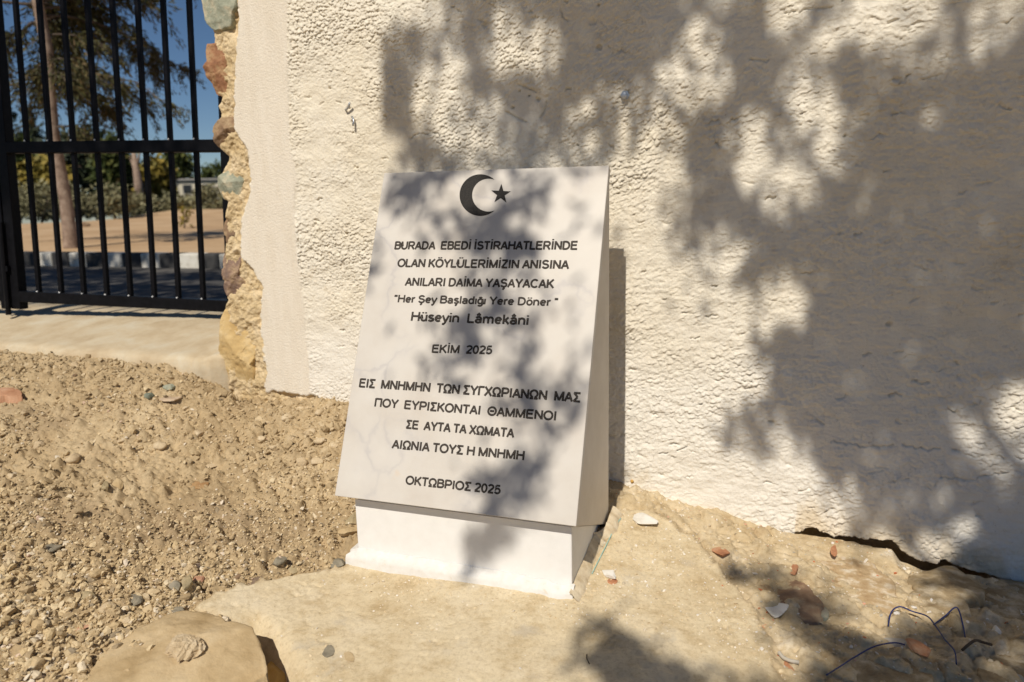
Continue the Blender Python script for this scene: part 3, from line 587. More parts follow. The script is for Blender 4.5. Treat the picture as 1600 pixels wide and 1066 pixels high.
GL = {'A': (.93, [[(.07, 0), (.465, .96)], [(.465, .96), (.86, 0)], [(.20, .33), (.73, .33)]]), 'B': (.93, [stem(.14), [(.14, .93), (.52, .93)]+arc(.52, .735, .25, .195, 80, -80, 9)+[(.14, .54)], [(.14, .54), (.55, .54)]+arc(.55, .305, .27, .235, 80, -80, 9)+[(.14, .07)]]),
 'C': (1.01, [arc(.53, .5, .42, .44, 42, 318, 24)]), 'D': (1.01, [stem(.15), [(.15, .93), (.45, .93)]+arc(.45, .5, .42, .43, 85, -85, 16)+[(.15, .07)]]), 'E': (.93, [stem(.15), [(.15, .93), (.84, .93)], [(.15, .53), (.78, .53)], [(.15, .07), (.86, .07)]]),
 'H': (1.01, [stem(.15), stem(.86), [(.15, .53), (.86, .53)]]), 'I': (.39, [stem(.195)]), 'K': (.93, [stem(.15), [(.83, 1), (.15, .36)], [(.37, .57), (.87, 0)]]), 'L': (.78, [stem(.14), [(.14, .07), (.74, .07)]]),
 'M': (1.16, [stem(.15), [(.15, .96), (.58, .05)], [(.58, .05), (1.01, .96)], stem(1.01)]), 'N': (1.01, [stem(.15), [(.16, .95), (.85, .05)], stem(.86)]), 'O': (1.09, ring(.545, .5, .44, .44)),
 'R': (1.01, [stem(.15), [(.15, .93), (.58, .93)]+arc(.58, .70, .27, .23, 80, -80, 9)+[(.15, .47)], [(.52, .47), (.90, 0)]]), 'S': (.93, [_S]), 'T': (.85, [[(.03, .93), (.82, .93)], stem(.425, .93)]), 'U': (1.01, [[(.15, 1), (.15, .38)]+arc(.505, .38, .355, .32, 180, 360)+[(.86, 1)]]),
 'Y': (.93, [[(.06, 1), (.465, .45)], [(.465, .45), (.87, 1)], stem(.465, .47)]), 'Z': (.85, [[(.08, .93), (.76, .93)], [(.74, .93), (.09, .07)], [(.07, .07), (.80, .07)]]), 'Γ': (.77, [stem(.14), [(.14, .93), (.74, .93)]]),
 'Σ': (.86, [[(.80, .93), (.08, .93)], [(.10, .93), (.50, .51)], [(.50, .51), (.10, .07)], [(.08, .07), (.82, .07)]]), 'Ω': (1.04, [[(.05, .07), (.36, .07)]+arc(.52, .56, .40, .37, 242, -62, 24)+[(.68, .07), (.99, .07)]]), 'Χ': (.93, [[(.07, 0), (.86, 1)], [(.07, 1), (.86, 0)]]),
 'Ρ': (.93, [stem(.15), [(.15, .93), (.55, .93)]+arc(.55, .68, .28, .25, 80, -80, 9)+[(.15, .43)]]), 'Π': (1.01, [stem(.15), stem(.86), [(.15, .93), (.86, .93)]]), 'Θ': (1.09, ring(.545, .5, .44, .44)+[[(.30, .5), (.79, .5)]]),
 '2': (.776, [arc(.385, .71, .28, .22, 165, -38, 14)+[(.10, .10)], [(.06, .07), (.70, .07)]]), '0': (.776, ring(.388, .5, .27, .44)), '5': (.776, [[(.66, .93), (.21, .93)], [(.22, .93), (.15, .47)]+arc(.37, .335, .29, .275, 128, -155, 16)]),
 'e': (.776, [[(.13, .37), (.66, .37)], arc(.39, .36, .27, .295, 2, 318, 20)]), 'a': (.776, _a), 'r': (.47, [stem(.13, .72), arc(.36, .40, .22, .25, 165, 65, 8)]), 's': (.70, [_s]), 'y': (.70, [[(.04, .72), (.36, .02)], [(.67, .72), (.33, -.10), (.22, -.23), (.06, -.21)]]),
 'l': (.31, [stem(.155)]), 'ı': (.31, [stem(.155, .72)]), 'i': (.31, [stem(.155, .72), [(.155, .86), (.155, 1.0)]]), 'd': (.776, [stem(.64), *ring(.375, .36, .265, .295, 24)]),
 'ğ': (.776, [*ring(.375, .37, .265, .29, 24), [(.64, .72), (.64, -.02)]+arc(.38, -.02, .26, .20, 0, -150, 10), arc(.375, .96, .17, .12, 195, 345, 8)]), 'n': (.776, [stem(.13, .72), [(.13, .40)]+arc(.385, .42, .255, .235, 175, 0, 10)+[(.64, 0)]]),
 'ö': (.776, _o+dots(.388, .85)), 'ü': (.776, _u+dots(.385, .85)), 'm': (1.16, [stem(.13, .72), [(.13, .44)]+arc(.35, .44, .22, .215, 175, 0, 9)+[(.57, 0)], [(.57, .44)]+arc(.79, .44, .22, .215, 175, 0, 9)+[(1.01, 0)]]), 'k': (.70, [stem(.13), [(.58, .72), (.13, .28)], [(.28, .43), (.64, 0)]]),
 'â': (.776, _a+[[(.20, .82), (.37, 1.0), (.54, .82)]]), '"': (.50, [[(.15, .72), (.15, 1)], [(.34, .72), (.34, 1)]]), ' ': (.36, [])}
GL['İ'] = (.39, GL['I'][1]+[[(.195, 1.10), (.195, 1.26)]]); GL['Ö'] = (1.09, GL['O'][1]+dots(.545, 1.10)); GL['Ü'] = (1.01, GL['U'][1]+dots(.505, 1.10)); GL['Ş'] = (.93, [_S]+ced(.48)); GL['ş'] = (.70, [_s]+ced(.36))
for g_, l_ in zip("ΑΒΕΗΙΚΜΝΟΤΥ", "ABEHIKMNOTY"): GL[g_] = GL[l_]
def ribbon(pts, hw):
    P = np.array(pts, float); d = np.diff(P, axis=0); d /= np.linalg.norm(d, axis=1)[:, None]+1e-9; nrm = np.column_stack([-d[:, 1], d[:, 0]])
    nn = np.vstack([nrm[:1], nrm[:-1]+nrm[1:], nrm[-1:]]); nn /= np.linalg.norm(nn, axis=1)[:, None]+1e-9; k = 1/np.maximum(.5, np.sum(nn*np.vstack([nrm, nrm[-1:]]), 1))
    o = nn*(hw*k)[:, None]; n = len(P); return np.vstack([P+o, P-o]), [(i, n+i, n+i+1, i+1) for i in range(n-1)]
for body, p0, p1, cap in LINES:
    q0, q1 = np.array(px_uv(*p0)), np.array(px_uv(*p1)); qc = np.array(px_uv(p0[0], p0[1]-cap)); ch = abs(qc[1]-q0[1])
    tot = sum(GL[c][0] for c in body); sx = (q1[0]-q0[0])/tot; m = MB(); x = 0; rise = q1[1]-q0[1]; k = 0
    for c in body:
        adv, st = GL[c]
        for pts in st:
            A_ = np.array(pts)*np.array([sx, ch])+np.array([x*sx, 0])
            for hw, e, mi in ((.116*ch, .0003, 0), (.038*ch, .0007, 1)):
                V, F = ribbon(A_, hw); uv = V+q0; uv[:, 1] += rise*(V[:, 0]/(q1[0]-q0[0])); m.add(slabpt(uv[:, 0], uv[:, 1], np.full(len(uv), e+k*2e-6)), F, mi)
            k += 1
        x += adv
    t = m.build("inscription_line", [MAT['ink'], MAT['ink_core']], slab); t['label'] = "engraved line reading "+" ".join(body.split()).replace('"', '')
def crescent():
    c = np.array([750.8, 305.2]); th0 = math.asin(24.0/32.6); n = 48
    A = [c+32.6*np.array([math.cos(t), math.sin(t)]) for t in np.linspace(th0, 2*math.pi-th0, n)]
    tip = A[0]; ci = np.array([763.6, 305.2]); ri = math.hypot(*(tip-ci)); t1 = math.atan2(tip[1]-ci[1], tip[0]-ci[0])
    B = [ci+ri*np.array([math.cos(t), math.sin(t)]) for t in np.linspace(t1, 2*math.pi-t1, n)]
    uv = np.array([px_uv(*p) for p in A+B]); m = MB(); m.add(slabpt(uv[:, 0], uv[:, 1], np.full(2*n, .0006)), [(i, i+1, n+i+1, n+i) for i in range(n-1)]); m.build("crescent", MAT['ink'], slab)
    sc_ = np.array([782.8, 303.6]); pts = [sc_+(16.2 if k % 2 == 0 else 6.3)*np.array([math.sin(math.pi*k/5+.05), -math.cos(math.pi*k/5+.05)]) for k in range(10)]
    uv = np.array([px_uv(*p) for p in [sc_]+pts]); m = MB(); m.add(slabpt(uv[:, 0], uv[:, 1], np.full(11, .0006)), [(0, 1+k, 1+(k+1) % 10) for k in range(10)]); m.build("star", MAT['ink'], slab)
crescent()

# ------------------------------------------------------------------ the gate
def rotv(wv):
    th = np.linalg.norm(wv); k = wv/th; K = np.array([[0, -k[2], k[1]], [k[2], 0, -k[0]], [-k[1], k[0], 0]]); return np.eye(3)+math.sin(th)*K+(1-math.cos(th))*K@K
GR = rotv(np.array([-.0549, .0251, .095])); GO = np.array([-3.048, 2.4, H-.3926]); gu, gn, gv = GR[:, 0], GR[:, 1], GR[:, 2]; GS = .1183
def gp3(i, b, d=0): return GO+gu*(GS*i)+gv*b+gn*d
def gate_leaf(i0, i1, bars, label, stiles):
    g = thing("metal_gate", label, "gate", tuple(gp3((i0+i1)/2, -.09)))
    for b in (-.024, .619, 1.62):
        m = MB(); m.box((gp3(i0, b)+gp3(i1, b))/2, gu*abs(i1-i0)*GS/2, gn*.022, gv*.024); o = m.build("rail", MAT['black'], g, bevel=.003)
    for i in stiles:
        m = MB(); m.box(gp3(i, .79), gu*.024, gn*.0225, gv*.87); m.build("stile", MAT['black'], g, bevel=.003)
    for i in bars:
        m = MB(); m.box(gp3(i, .80), gu*.0088, gn*.0088, gv*.80); o = m.build("bar", MAT['black'], g, bevel=.001)
        wb = MB(); wb.tube([gp3(i, -.004, -.012), gp3(i, .004, -.012)], [.004, .0035], 8); wb.build("weld_bead", MAT['weld'], o, smooth=True)
        wb = MB(); wb.tube([gp3(i, .641, -.013), gp3(i, .650, -.012)], [.004, .003], 8); wb.build("weld_bead", MAT['weld'], o, smooth=True)
    return g
gl = gate_leaf(-.95, 8.25, range(0, 8), "black painted metal gate leaf with vertical bars beside the broken wall end", (-.95, 8.25))
m = MB(); m.tube([gp3(-1.18, .30, -.035), gp3(-1.18, -.105, -.035)], .011, 10); m.box(gp3(-1.18, .10, -.032), gu*.02, gn*.008, gv*.012); m.build("drop_bolt", MAT['black'], gl)
gate_leaf(-9.4, -1.42, [-9.4+GS*0+k for k in range(1, 8)], "second black gate leaf cut off by the left edge of the picture", (-1.42, -9.4))

# ------------------------------------------------------------------ background trees, bushes, house
rng = np.random.default_rng(7)
def leaf_quads(C, n_per, spread, size, aspect, rg, droop=0., dirs=None):
    """many small pointed leaf faces round the centres C"""
    k = np.repeat(np.arange(len(C)), n_per); n = len(k)
    p = C[k]+rg.normal(0, 1, (n, 3))*np.asarray(spread)[None if np.ndim(spread) == 1 else slice(None)]
    d = rg.normal(0, 1, (n, 3)); d[:, 2] -= droop
    if dirs is not None: d = d*.6+dirs[k]*1.6
    d /= np.linalg.norm(d, axis=1)[:, None]; s = np.cross(d, rg.normal(0, 1, (n, 3))); s /= np.linalg.norm(s, axis=1)[:, None]+1e-9
    L = size*rg.uniform(.6, 1.3, n)[:, None]; W = L*aspect
    V = np.stack([p, p+d*L*.5+s*W*.5, p+d*L, p+d*L*.5-s*W*.5], 1).reshape(-1, 3)
    return V, np.arange(4*n).reshape(n, 4), np.repeat(np.clip(rg.normal(.45, .22, n), 0, 1), 4)
def field_pt(x, dist):
    r = ray(x, 300.0); r = r/np.hypot(r[0], r[1]); p = CAM+r*dist; p[2] = FZ-.02; return p
def bush(p, wd, ht, mat, label, group, seed, n=900, size=.16, cat="bush", name="olive_bush", stem=True):
    rg = np.random.default_rng(seed); t = thing(name, label, cat, tuple(p), group)
    k = 26; c = rg.normal(0, 1, (k, 3)); c /= np.linalg.norm(c, axis=1)[:, None]; c *= rg.uniform(.35, 1, (k, 1))**.6
    C = p+np.column_stack([c[:, 0]*wd*.42, c[:, 1]*wd*.42, ht*(.52+.42*c[:, 2])])
    V, F, tn = leaf_quads(C, n//k, np.array([wd*.10, wd*.10, ht*.09]), size, .45, rg)
    V[:, 2] = np.maximum(V[:, 2], p[2]); mesh("foliage", V, F, MAT[mat], t, smooth=False, attrs={'tint': tn})
    m = MB()
    for j in range(4):
        a = rg.uniform(0, 6.28); m.tube([p+[0, 0, -.05], p+np.array([math.cos(a)*wd*.12, math.sin(a)*wd*.12, ht*.3]), p+np.array([math.cos(a)*wd*.26, math.sin(a)*wd*.26, ht*.62])], [.03*ht, .02*ht, .008*ht], 6)
    m.build("stem", MAT['bark_d'], t, smooth=True); return t
# grey-olive bushes on the far side of the field
BL = [(26, 24, 1.05, "tall pale bush at the left end of the bush row"), (58, 22, .95, "bush right of the white stone in the field"), (82, 24, .85, "bush left behind the conifer trunk"), (118, 23, .80, "bush right behind the conifer trunk"), (146, 24, .85, "bush below the orange shrub"),
      (176, 22, .80, "bush under the yellow green tree"), (205, 24, .72, "low bush in the middle of the row"), (234, 24, .75, "wide bush below the dead trunk"), (264, 26, .66, "low bush left of the cream building"), (298, 24, .72, "bush in front of the cream building"), (328, 24, .78, "bush touching the wall end in the picture"), (362, 25, .8, "bush behind the wall end"), (-8, 24, 1.0, "bush behind the gate stiles")]
for i, (x, dd, ht, lb) in enumerate(BL): bush(field_pt(x, dd), 1.15+.35*((i*37) % 5)/4, ht*(.72+.42*((i*53) % 7)/6), 'olive', "grey olive "+lb, "olive bushes along the field", 300+i, 1100, .13)
def far_tree(x, dist, ht, wd, mat, label, seed, trunk=.3, n=1500, size=.4, cat="tree", name="tree"):
    rg = np.random.default_rng(seed); p = field_pt(x, dist); t = thing(name, label, cat, tuple(p), None)
    k = 30; c = rg.normal(0, 1, (k, 3)); c /= np.linalg.norm(c, axis=1)[:, None]; c *= rg.uniform(.3, 1, (k, 1))**.6; mid = ht*(1+trunk)/2; hh = ht*(1-trunk)/2
    C = p+np.column_stack([c[:, 0]*wd*.42, c[:, 1]*wd*.42, mid+hh*.85*c[:, 2]])
    V, F, tn = leaf_quads(C, n//k, np.array([wd*.09, wd*.09, hh*.16]), size, .5, rg); mesh("crown", V, F, MAT[mat], t, smooth=False, attrs={'tint': tn})
    m = MB(); m.tube([p+[0, 0, -.1], p+[.05*wd, 0, ht*.35], p+[0, 0, ht*.8]], [.03*ht, .022*ht, .006*ht], 8)
    for j in range(5):
        a = rg.uniform(0, 6.28); m.tube([p+[.04*wd, 0, ht*.3], p+np.array([math.cos(a)*wd*.3, math.sin(a)*wd*.3, ht*.7])], [.014*ht, .005*ht], 6)
    m.build("trunk", MAT['bark_d'], t, smooth=True)
far_tree(22, 40, 3.9, 3.2, 'green', "olive green tree behind the bushes at the far left", 401, .05)
far_tree(48, 46, 4.0, 2.6, 'dark', "very dark tree between the green tree and the yellow shrub", 402, .05)
far_tree(74, 34, 2.25, 1.7, 'yellow', "yellow ochre shrub left of the conifer trunk", 403, .05, cat="shrub", name="yellow_shrub")
far_tree(84, 50, 4.6, 3.6, 'dark', "dark tree behind the yellow ochre shrub", 404, .05)
far_tree(128, 42, 4.1, 3.2, 'dark', "dense dark tree right of the conifer trunk", 405, .05)
far_tree(160, 48, 4.6, 3.0, 'dark', "dark tree left of the yellow green tree", 406, .05)
far_tree(183, 36, 3.3, 1.5, 'green', "narrow yellow green tree behind the low bushes", 407, .05)
far_tree(205, 50, 3.4, 2.6, 'dark', "dark brownish tree beside the dead trunk", 408, .05)
far_tree(246, 38, 2.3, 1.5, 'yellow', "light yellow green shrub right of the dead trunk", 409, .05, cat="shrub", name="yellow_shrub")
far_tree(284, 62, 4.3, 3.0, 'green', "small round tree above the cream building", 410, .30)
far_tree(340, 70, 3.4, 3.2, 'green', "distant low tree just left of the wall end", 411, .1)
far_tree(258, 75, 2.8, 3.0, 'dark', "small distant tree left of the round tree", 412, .1)
def cypress(x, dist, ht, label, seed):
    rg = np.random.default_rng(seed); p = field_pt(x, dist); t = thing("cypress", label, "tree", tuple(p), None); h_ = rg.uniform(.04, 1, 60)
    r_ = ht*.075*np.sin(np.clip(h_, .02, 1)**.6*math.pi)+.03; a = rg.uniform(0, 6.28, 60); C = p+np.column_stack([r_*np.cos(a), r_*np.sin(a), h_*ht])
    V, F, tn = leaf_quads(C, 16, np.array([.12, .12, .25]), .45, .35, rg, -1.5); mesh("crown", V, F, MAT['dark'], t, smooth=False, attrs={'tint': tn})
    m = MB(); m.tube([p, p+[0, 0, ht*.7]], [.09, .02], 8); m.build("trunk", MAT['bark_d'], t, smooth=True)
cypress(30, 60, 6.6, "thin dark cypress tip left of the second gate bar", 421); cypress(63, 60, 6.2, "thin dark cypress tip left of the conifer trunk", 422)
p = field_pt(216, 30); dt = thing("dead_tree", "bare brown dead trunk standing behind the bushes", "tree", tuple(p)); m = MB(); m.tube([p, p+[.05, 0, 1.0], p+[.0, 0, 2.1]], [.17, .15, .07], 9); m.build("trunk", MAT['bark'], dt, smooth=True)
m = MB(); m.tube([p+[.03, 0, 1.5], p+[.25, .1, 2.3]], [.06, .02], 7); m.tube([p+[.0, 0, 1.3], p+[-.3, .1, 2.0]], [.05, .015], 7); m.build("limb", MAT['bark'], dt, smooth=True)
p = field_pt(330, 55); hd = (field_pt(360, 55)-p); hd[2] = 0; hd /= np.linalg.norm(hd); hn = np.array([-hd[1], hd[0], 0])
hs = thing("farm_building", "long low cream building behind the bushes at the far edge of the field", "building", tuple(p))
m = MB(); m.box(p+[0, 0, .80], hd*2.35, hn*1.6, (0, 0, .80)); hw = m.build("wall", MAT['house'], hs)
for s_ in (-1.4, -.2, 1.0):
    m = MB(); m.box(p+hd*s_-hn*1.59+[0, 0, 1.05], hd*.28, hn*.03, (0, 0, .30)); wo = m.build("window", MAT['roofm'], hs); m = MB(); m.box(p+hd*s_-hn*1.622+[0, 0, 1.05], hd*.24, hn*.006, (0, 0, .26)); m.build("pane", MAT['glass'], wo)
m = MB(); m.box(p+[0, 0, 1.66], hd*2.5, hn*1.75, (0, 0, .055)); m.build("roof", MAT['roofm'], hs)
# the conifer beyond the kerb
def conifer():
    rg = np.random.default_rng(11); b = onZ(112, 391, FZ-.02); t = thing("conifer_tree", "sparse brownish green conifer with a bare pinkish trunk beyond the kerb", "tree", tuple(b))
    zt = np.array([-.1, .05, .5, 1.2, 2.0, 3.0, 4.2, 5.4, 6.4]); tx = np.array([0, 0, .01, -.02, .03, -.02, .02, .0, .0])
    pts = b+np.column_stack([tx, tx*.5, zt]); rr = np.array([.10, .075, .062, .058, .054, .046, .036, .02, .008])
    m = MB(); m.tube(pts, rr, 14); m.build("trunk", MAT['bark'], t, smooth=True)
    lm = MB(); Cs = []; Ds = []
    for i in range(88):
        z = rg.uniform(1.15, 6.2); a = rg.uniform(0, 6.283); ln = (1.72*(1-(z-1)/6.4)**.6+.3)*rg.uniform(.35, 1.12)*(1-.38*max(0, .945*math.cos(a)+.325*math.sin(a)))
        if z < 1.9: ln *= rg.uniform(.3, .9)
        if z < 4.6 and math.sin(a) < -.55: a = -a
        o = np.array([np.interp(z, zt, tx), np.interp(z, zt, tx)*.5, z])+b; d = np.array([math.cos(a), math.sin(a), 0]); q = []; up = rg.uniform(.05, .5); bend = rg.normal(0, .16, 2)
        for s_ in np.linspace(0, 1, 7): q.append(o+d*ln*s_+np.array([bend[0]*s_*s_*ln, bend[1]*s_*s_*ln, ln*(up*s_-(up+.25)*s_*s_)])+rg.normal(0, .035, 3)*s_*ln)
        q = np.array(q); lm.tube(q, np.linspace(.013, .003, 7)*(.6+ln*.35), 6)
        for j in range(int(ln*24)+4):
            s_ = rg.uniform(.12, 1)**.8; pt = np.array([np.interp(s_, np.linspace(0, 1, 7), q[:, k]) for k in range(3)]); side = np.cross(d, [0, 0, 1])*rg.choice([-1, 1])
            dd = d*.5+side*rg.uniform(.1, 1)+np.array([0, 0, -rg.uniform(.0, 1.3)]); dd /= np.linalg.norm(dd); L = rg.uniform(.08, .32)*(1.1-.4*s_)
            tw = np.array([pt, pt+dd*L*.6+[0, 0, -.02], pt+dd*L+[0, 0, -.07*L/.3]]); lm.tube(tw, [.004, .003, .0015], 4, cap=False)
            for u in np.linspace(.1, 1, 5): Cs.append(pt+dd*L*u+[0, 0, -.06*u*u*L/.3]); Ds.append(dd)
    lm.build("limb", MAT['bark_d'], t, smooth=True)
    V, F, tn = leaf_quads(np.array(Cs), 6, np.array([.026, .026, .026]), .062, .24, rg, .4, np.array(Ds)); mesh("crown", V, F, MAT['conifer'], t, smooth=False, attrs={'tint': tn})
conifer()
# small things in the field
def blob_thing(name, label, cat, p, r, mat, seed, sc3=(1, 1, .7)):
    V, F = rock(seed); V = V*r*np.array(sc3)+p; return tag(mesh(name, V, F, mat, None, tuple(p), False), label, cat)
_ico = None
def rock(seed, sub=2, cuts=7):
    """an angular stone of about unit radius"""
    global _ico
    if _ico is None:
        import bmesh; _ico = {}
        for s in (0, 1, 2, 3):
            bm = bmesh.new(); bmesh.ops.create_icosphere(bm, subdivisions=s+1, radius=1); _ico[s] = (np.array([v.co[:] for v in bm.verts]), np.array([[v.index for v in f.verts] for f in bm.faces])); bm.free()
    rg = np.random.default_rng(seed); V, F = _ico[sub]; V = V.copy()
    for k in range(cuts):
        n = rg.normal(0, 1, 3); n /= np.linalg.norm(n); d = rg.uniform(.5, .92); e = np.maximum(0, V @ n-d); V -= e[:, None]*n*.96
    V *= 1+.07*np.sin(V @ rg.normal(0, 3, 3)+rg.uniform(0, 6))[:, None]; return V*rg.uniform(.75, 1.15, 3), F
p = onZ(31, 334, FZ+.08); blob_thing("white_stone", "small bright white stone at the left far side of the field", "stone", p, .17, MAT['s_white'], 5)
p = onZ(132, 352, FZ+.02); blob_thing("earth_clod", "small brown lump of earth alone on the orange field", "clod", p, .10, MAT['s_brown'], 6)
p = onZ(289, 356, FZ); sd = thing("seedling", "tiny bright green seedling growing on the orange field", "plant", tuple(p)); V, F, tn = leaf_quads(p+np.array([[0, 0, .08], [0, 0, .18], [0, 0, .28]]), 26, np.array([.05, .05, .05]), .10, .35, np.random.default_rng(3), -.6)
mesh("foliage", V, F, MAT['yellow'], sd, smooth=False, attrs={'tint': tn}); m = MB(); m.tube([p, p+[0, 0, .3]], [.012, .005], 6); m.build("stem", MAT['bark_d'], sd)

# ------------------------------------------------------------------ loose stones, chips, wires
def ground_stone(name, label, cat, pts, height, mat, seed, rough=.25, flat=.45, sink=.004, skirt=.05, group=None, tilt=(0, 0), detail=40):
    a = np.array(pts, float); P = onG(a[:, 0], a[:, 1]); c = P.mean(0); Q = P[:, :2]-c[:2]; c[2] = GH(c[0], c[1])-sink
    if np.ptp(Q, 0).max() < .13 and True:            # small loose pieces: angular, broken shapes
        w_, e = np.linalg.eigh(Q.T @ Q); u = e[:, 1]; v = np.array([-u[1], u[0]]); rg = np.random.default_rng(seed)
        V, F = rock(seed+7000, 3, 14 if "chip" in name or "flake" in name else 9); V = V/np.abs(V).max(0)
        if flat >= .55 or "chip" in name or "flake" in name: V[:, 2] = np.minimum(V[:, 2], .35+.25*V[:, 0]*rg.uniform(-1, 1)+.2*V[:, 1]*rg.uniform(-1, 1))+.1
        ez, es = (.42, 6.5) if name == "earth_clod" else (.10, 3.0); V = V+ez*np.stack([fbm(V[:, 0]*es+k*9+seed, V[:, 1]*es+V[:, 2]*es*.8, 70+k, 4) for k in range(3)], 1)
        la, lb = np.ptp(Q @ u)/2*1.02, np.ptp(Q @ v)/2*1.02; hz = height*.62
        W = c+np.outer(V[:, 0]*la, [*u, tilt[0]])+np.outer(V[:, 1]*lb, [*v, tilt[1]])+np.outer(V[:, 2]*hz+hz*.55, [0, 0, 1])
        return tag(mesh(name, W, F, mat, None, tuple(c), False), label, cat, group)
    an = np.array([tilt[0], tilt[1], 1.0]); an /= np.linalg.norm(an); ax = np.cross([0, 1, 0], an); ax /= np.linalg.norm(ax); ay = np.cross(an, ax)
    if name == "embedded_rubble": height *= .6; flat = min(.9, flat+.25); rough *= 3.2
    o = dome(name, c, ax, ay, an, Q, height, mat, None, tuple(c), skirt, rough, seed, flat, nseg=130, rings=34, detail=detail, facets=5); return tag(o, label, cat, group)
ground_stone("sandstone_block", "large flat tan sandstone block at the bottom left corner", "stone", [(120, 1085), (190, 1015), (235, 985), (290, 963), (320, 975), (360, 1000), (400, 1025), (416, 1050), (418, 1090), (300, 1130), (180, 1120)], .040, MAT['s_tan'], 21, .34, .90, -.014, .12)
ground_stone("ochre_stone", "ochre stone edge showing in the crevice beside the sandstone block", "stone", [(420, 1005), (445, 1000), (462, 1030), (470, 1090), (448, 1100), (436, 1050)], .030, MAT['s_ochre'], 22, .15, .5, .02)
ground_stone("brown_rubble", "long brown brick embedded in the ground under the branch shadow right of the memorial", "stone", [(1185, 885), (1225, 900), (1270, 935), (1290, 965), (1278, 978), (1240, 968), (1210, 925)], .012, stone_mat("dusty_brown_brick", (.26, .16, .10), (.39, .26, .165), (.58, .46, .30), 24, .9), 23, .9, .6, .004)
ground_stone("embedded_rubble", "broad flat tan stone with white mortar patches below the crack in the wall foot", "stone", [(1265, 865), (1310, 860), (1370, 895), (1400, 930), (1385, 962), (1330, 965), (1285, 930), (1262, 895)], .014, stone_mat("tan_stone_mortared", (.38, .25, .13), (.52, .38, .22), (.80, .72, .58), 34), 24, .35, .6)
ground_stone("embedded_rubble", "rounded tan stone half in shade right of the white patched stone", "stone", [(1432, 925), (1455, 900), (1490, 895), (1512, 915), (1508, 950), (1480, 985), (1440, 965)], .032, MAT['s_mort'], 25, .22, .5)
ground_stone("embedded_rubble", "wide brown stone at the bottom edge under the blue wire", "stone", [(1275, 1030), (1340, 1008), (1410, 1012), (1440, 1035), (1450, 1090), (1280, 1100)], .026, MAT['s_mort'], 26, .2, .6)
ground_stone("embedded_rubble", "tan stone at the right edge below the white pebble", "stone", [(1528, 1040), (1560, 1020), (1640, 1022), (1640, 1080), (1545, 1075)], .028, MAT['s_mort'], 27, .2, .6)
ground_stone("embedded_rubble", "grey brown stone at the right edge beneath the wall", "stone", [(1535, 925), (1580, 912), (1640, 930), (1640, 1000), (1570, 990), (1540, 965)], .022, MAT['s_mort'], 28, .3, .5)
ground_stone("green_grey_stone", "small grey green stone beside the brown brick in the branch shadow", "stone", [(1275, 948), (1292, 952), (1296, 966), (1282, 972), (1272, 962)], .014, MAT['s_green'], 29)
ground_stone("plaster_flake", "white and grey plaster flake right of the memorial near the wall foot", "plaster piece", [(990, 808), (1006, 806), (1012, 820), (1030, 830), (1016, 837), (996, 834)], .012, MAT['s_white'], 31, .15, .7, -.003)
ground_stone("plaster_flake", "pale plaster flake with a reddish edge beside the memorial's front corner", "plaster piece", [(940, 903), (952, 897), (962, 906), (962, 918), (950, 914)], .012, MAT['s_white'], 32, .2, .6, -.003)
ground_stone("brick_chip", "dull orange brick chip tucked under the plaster flake by the memorial corner", "brick chip", [(948, 914), (963, 909), (962, 921), (952, 919)], .010, MAT['s_brick'], 33)
ground_stone("brick_chip", "largest orange brick chip lying in front of the branch shadow tip", "brick chip", [(1112, 864), (1124, 861), (1137, 869), (1140, 876), (1126, 878), (1114, 874)], .013, MAT['s_brick'], 34, .15, .6)
ground_stone("plaster_flake", "squarish white plaster chip left of the long brown brick", "plaster piece", [(1192, 958), (1206, 950), (1224, 946), (1226, 970), (1208, 968)], .011, MAT['s_white'], 35, .12, .7, -.004)
ground_stone("brick_chip", "pointed orange brick shard at the bottom edge beside a bark sliver", "brick chip", [(1224, 1034), (1234, 1036), (1241, 1050), (1236, 1054), (1226, 1046)], .008, MAT['s_brick'], 36)
ground_stone("brick_chip", "tiny orange brick chip below the squarish white plaster chip", "brick chip", [(1190, 975), (1199, 974), (1200, 982), (1192, 981)], .006, MAT['s_brick'], 37)
ground_stone("brick_chip", "long orange brick shard under the end of the lower blue wire", "brick chip", [(1412, 1015), (1428, 1018), (1456, 1038), (1456, 1047), (1440, 1044), (1418, 1028)], .012, MAT['s_brick'], 38, .2, .6, -.01)
ground_stone("brick_chip", "round orange brick bit set in the white patched stone", "brick chip", [(1298, 868), (1305, 866), (1309, 874), (1303, 880), (1298, 876)], .012, MAT['s_brick'], 39, .2, .5, -.010)
ground_stone("brick_chip", "orange brick bit wedged in the dark crack of the wall foot", "brick chip", [(1350, 852), (1368, 856), (1368, 864), (1354, 862)], .014, MAT['s_brick'], 40, .2, .5, -.008)
ground_stone("brick_chip", "orange brick bit above the long brown brick", "brick chip", [(1233, 894), (1243, 893), (1246, 903), (1236, 906)], .012, MAT['s_brick'], 43, .2, .5, -.003)
ground_stone("brick_chip", "left one of two dull orange bits at the wall line behind the flake", "brick chip", [(1114, 780), (1122, 778), (1126, 784), (1118, 788)], .010, MAT['s_brick'], 44)
ground_stone("brick_chip", "right one of two dull orange bits at the wall line behind the flake", "brick chip", [(1128, 778), (1138, 780), (1139, 787), (1130, 786)], .010, MAT['s_brick'], 45)
ground_stone("brick_chip", "flat orange sliver in the trail of crumbs between flake and brick chip", "brick chip", [(1100, 830), (1112, 829), (1118, 834), (1106, 836)], .006, MAT['s_brick'], 46)
ground_stone("grey_slab_piece", "thin grey plaster slab standing out above the bottom brown stone", "plaster piece", [(1368, 993), (1400, 996), (1424, 1006), (1415, 1014), (1385, 1008), (1367, 1003)], .020, stone_mat("grey_plaster", (.34, .31, .26), (.46, .42, .36), (.54, .5, .44)), 41, .12, .8, -.004)
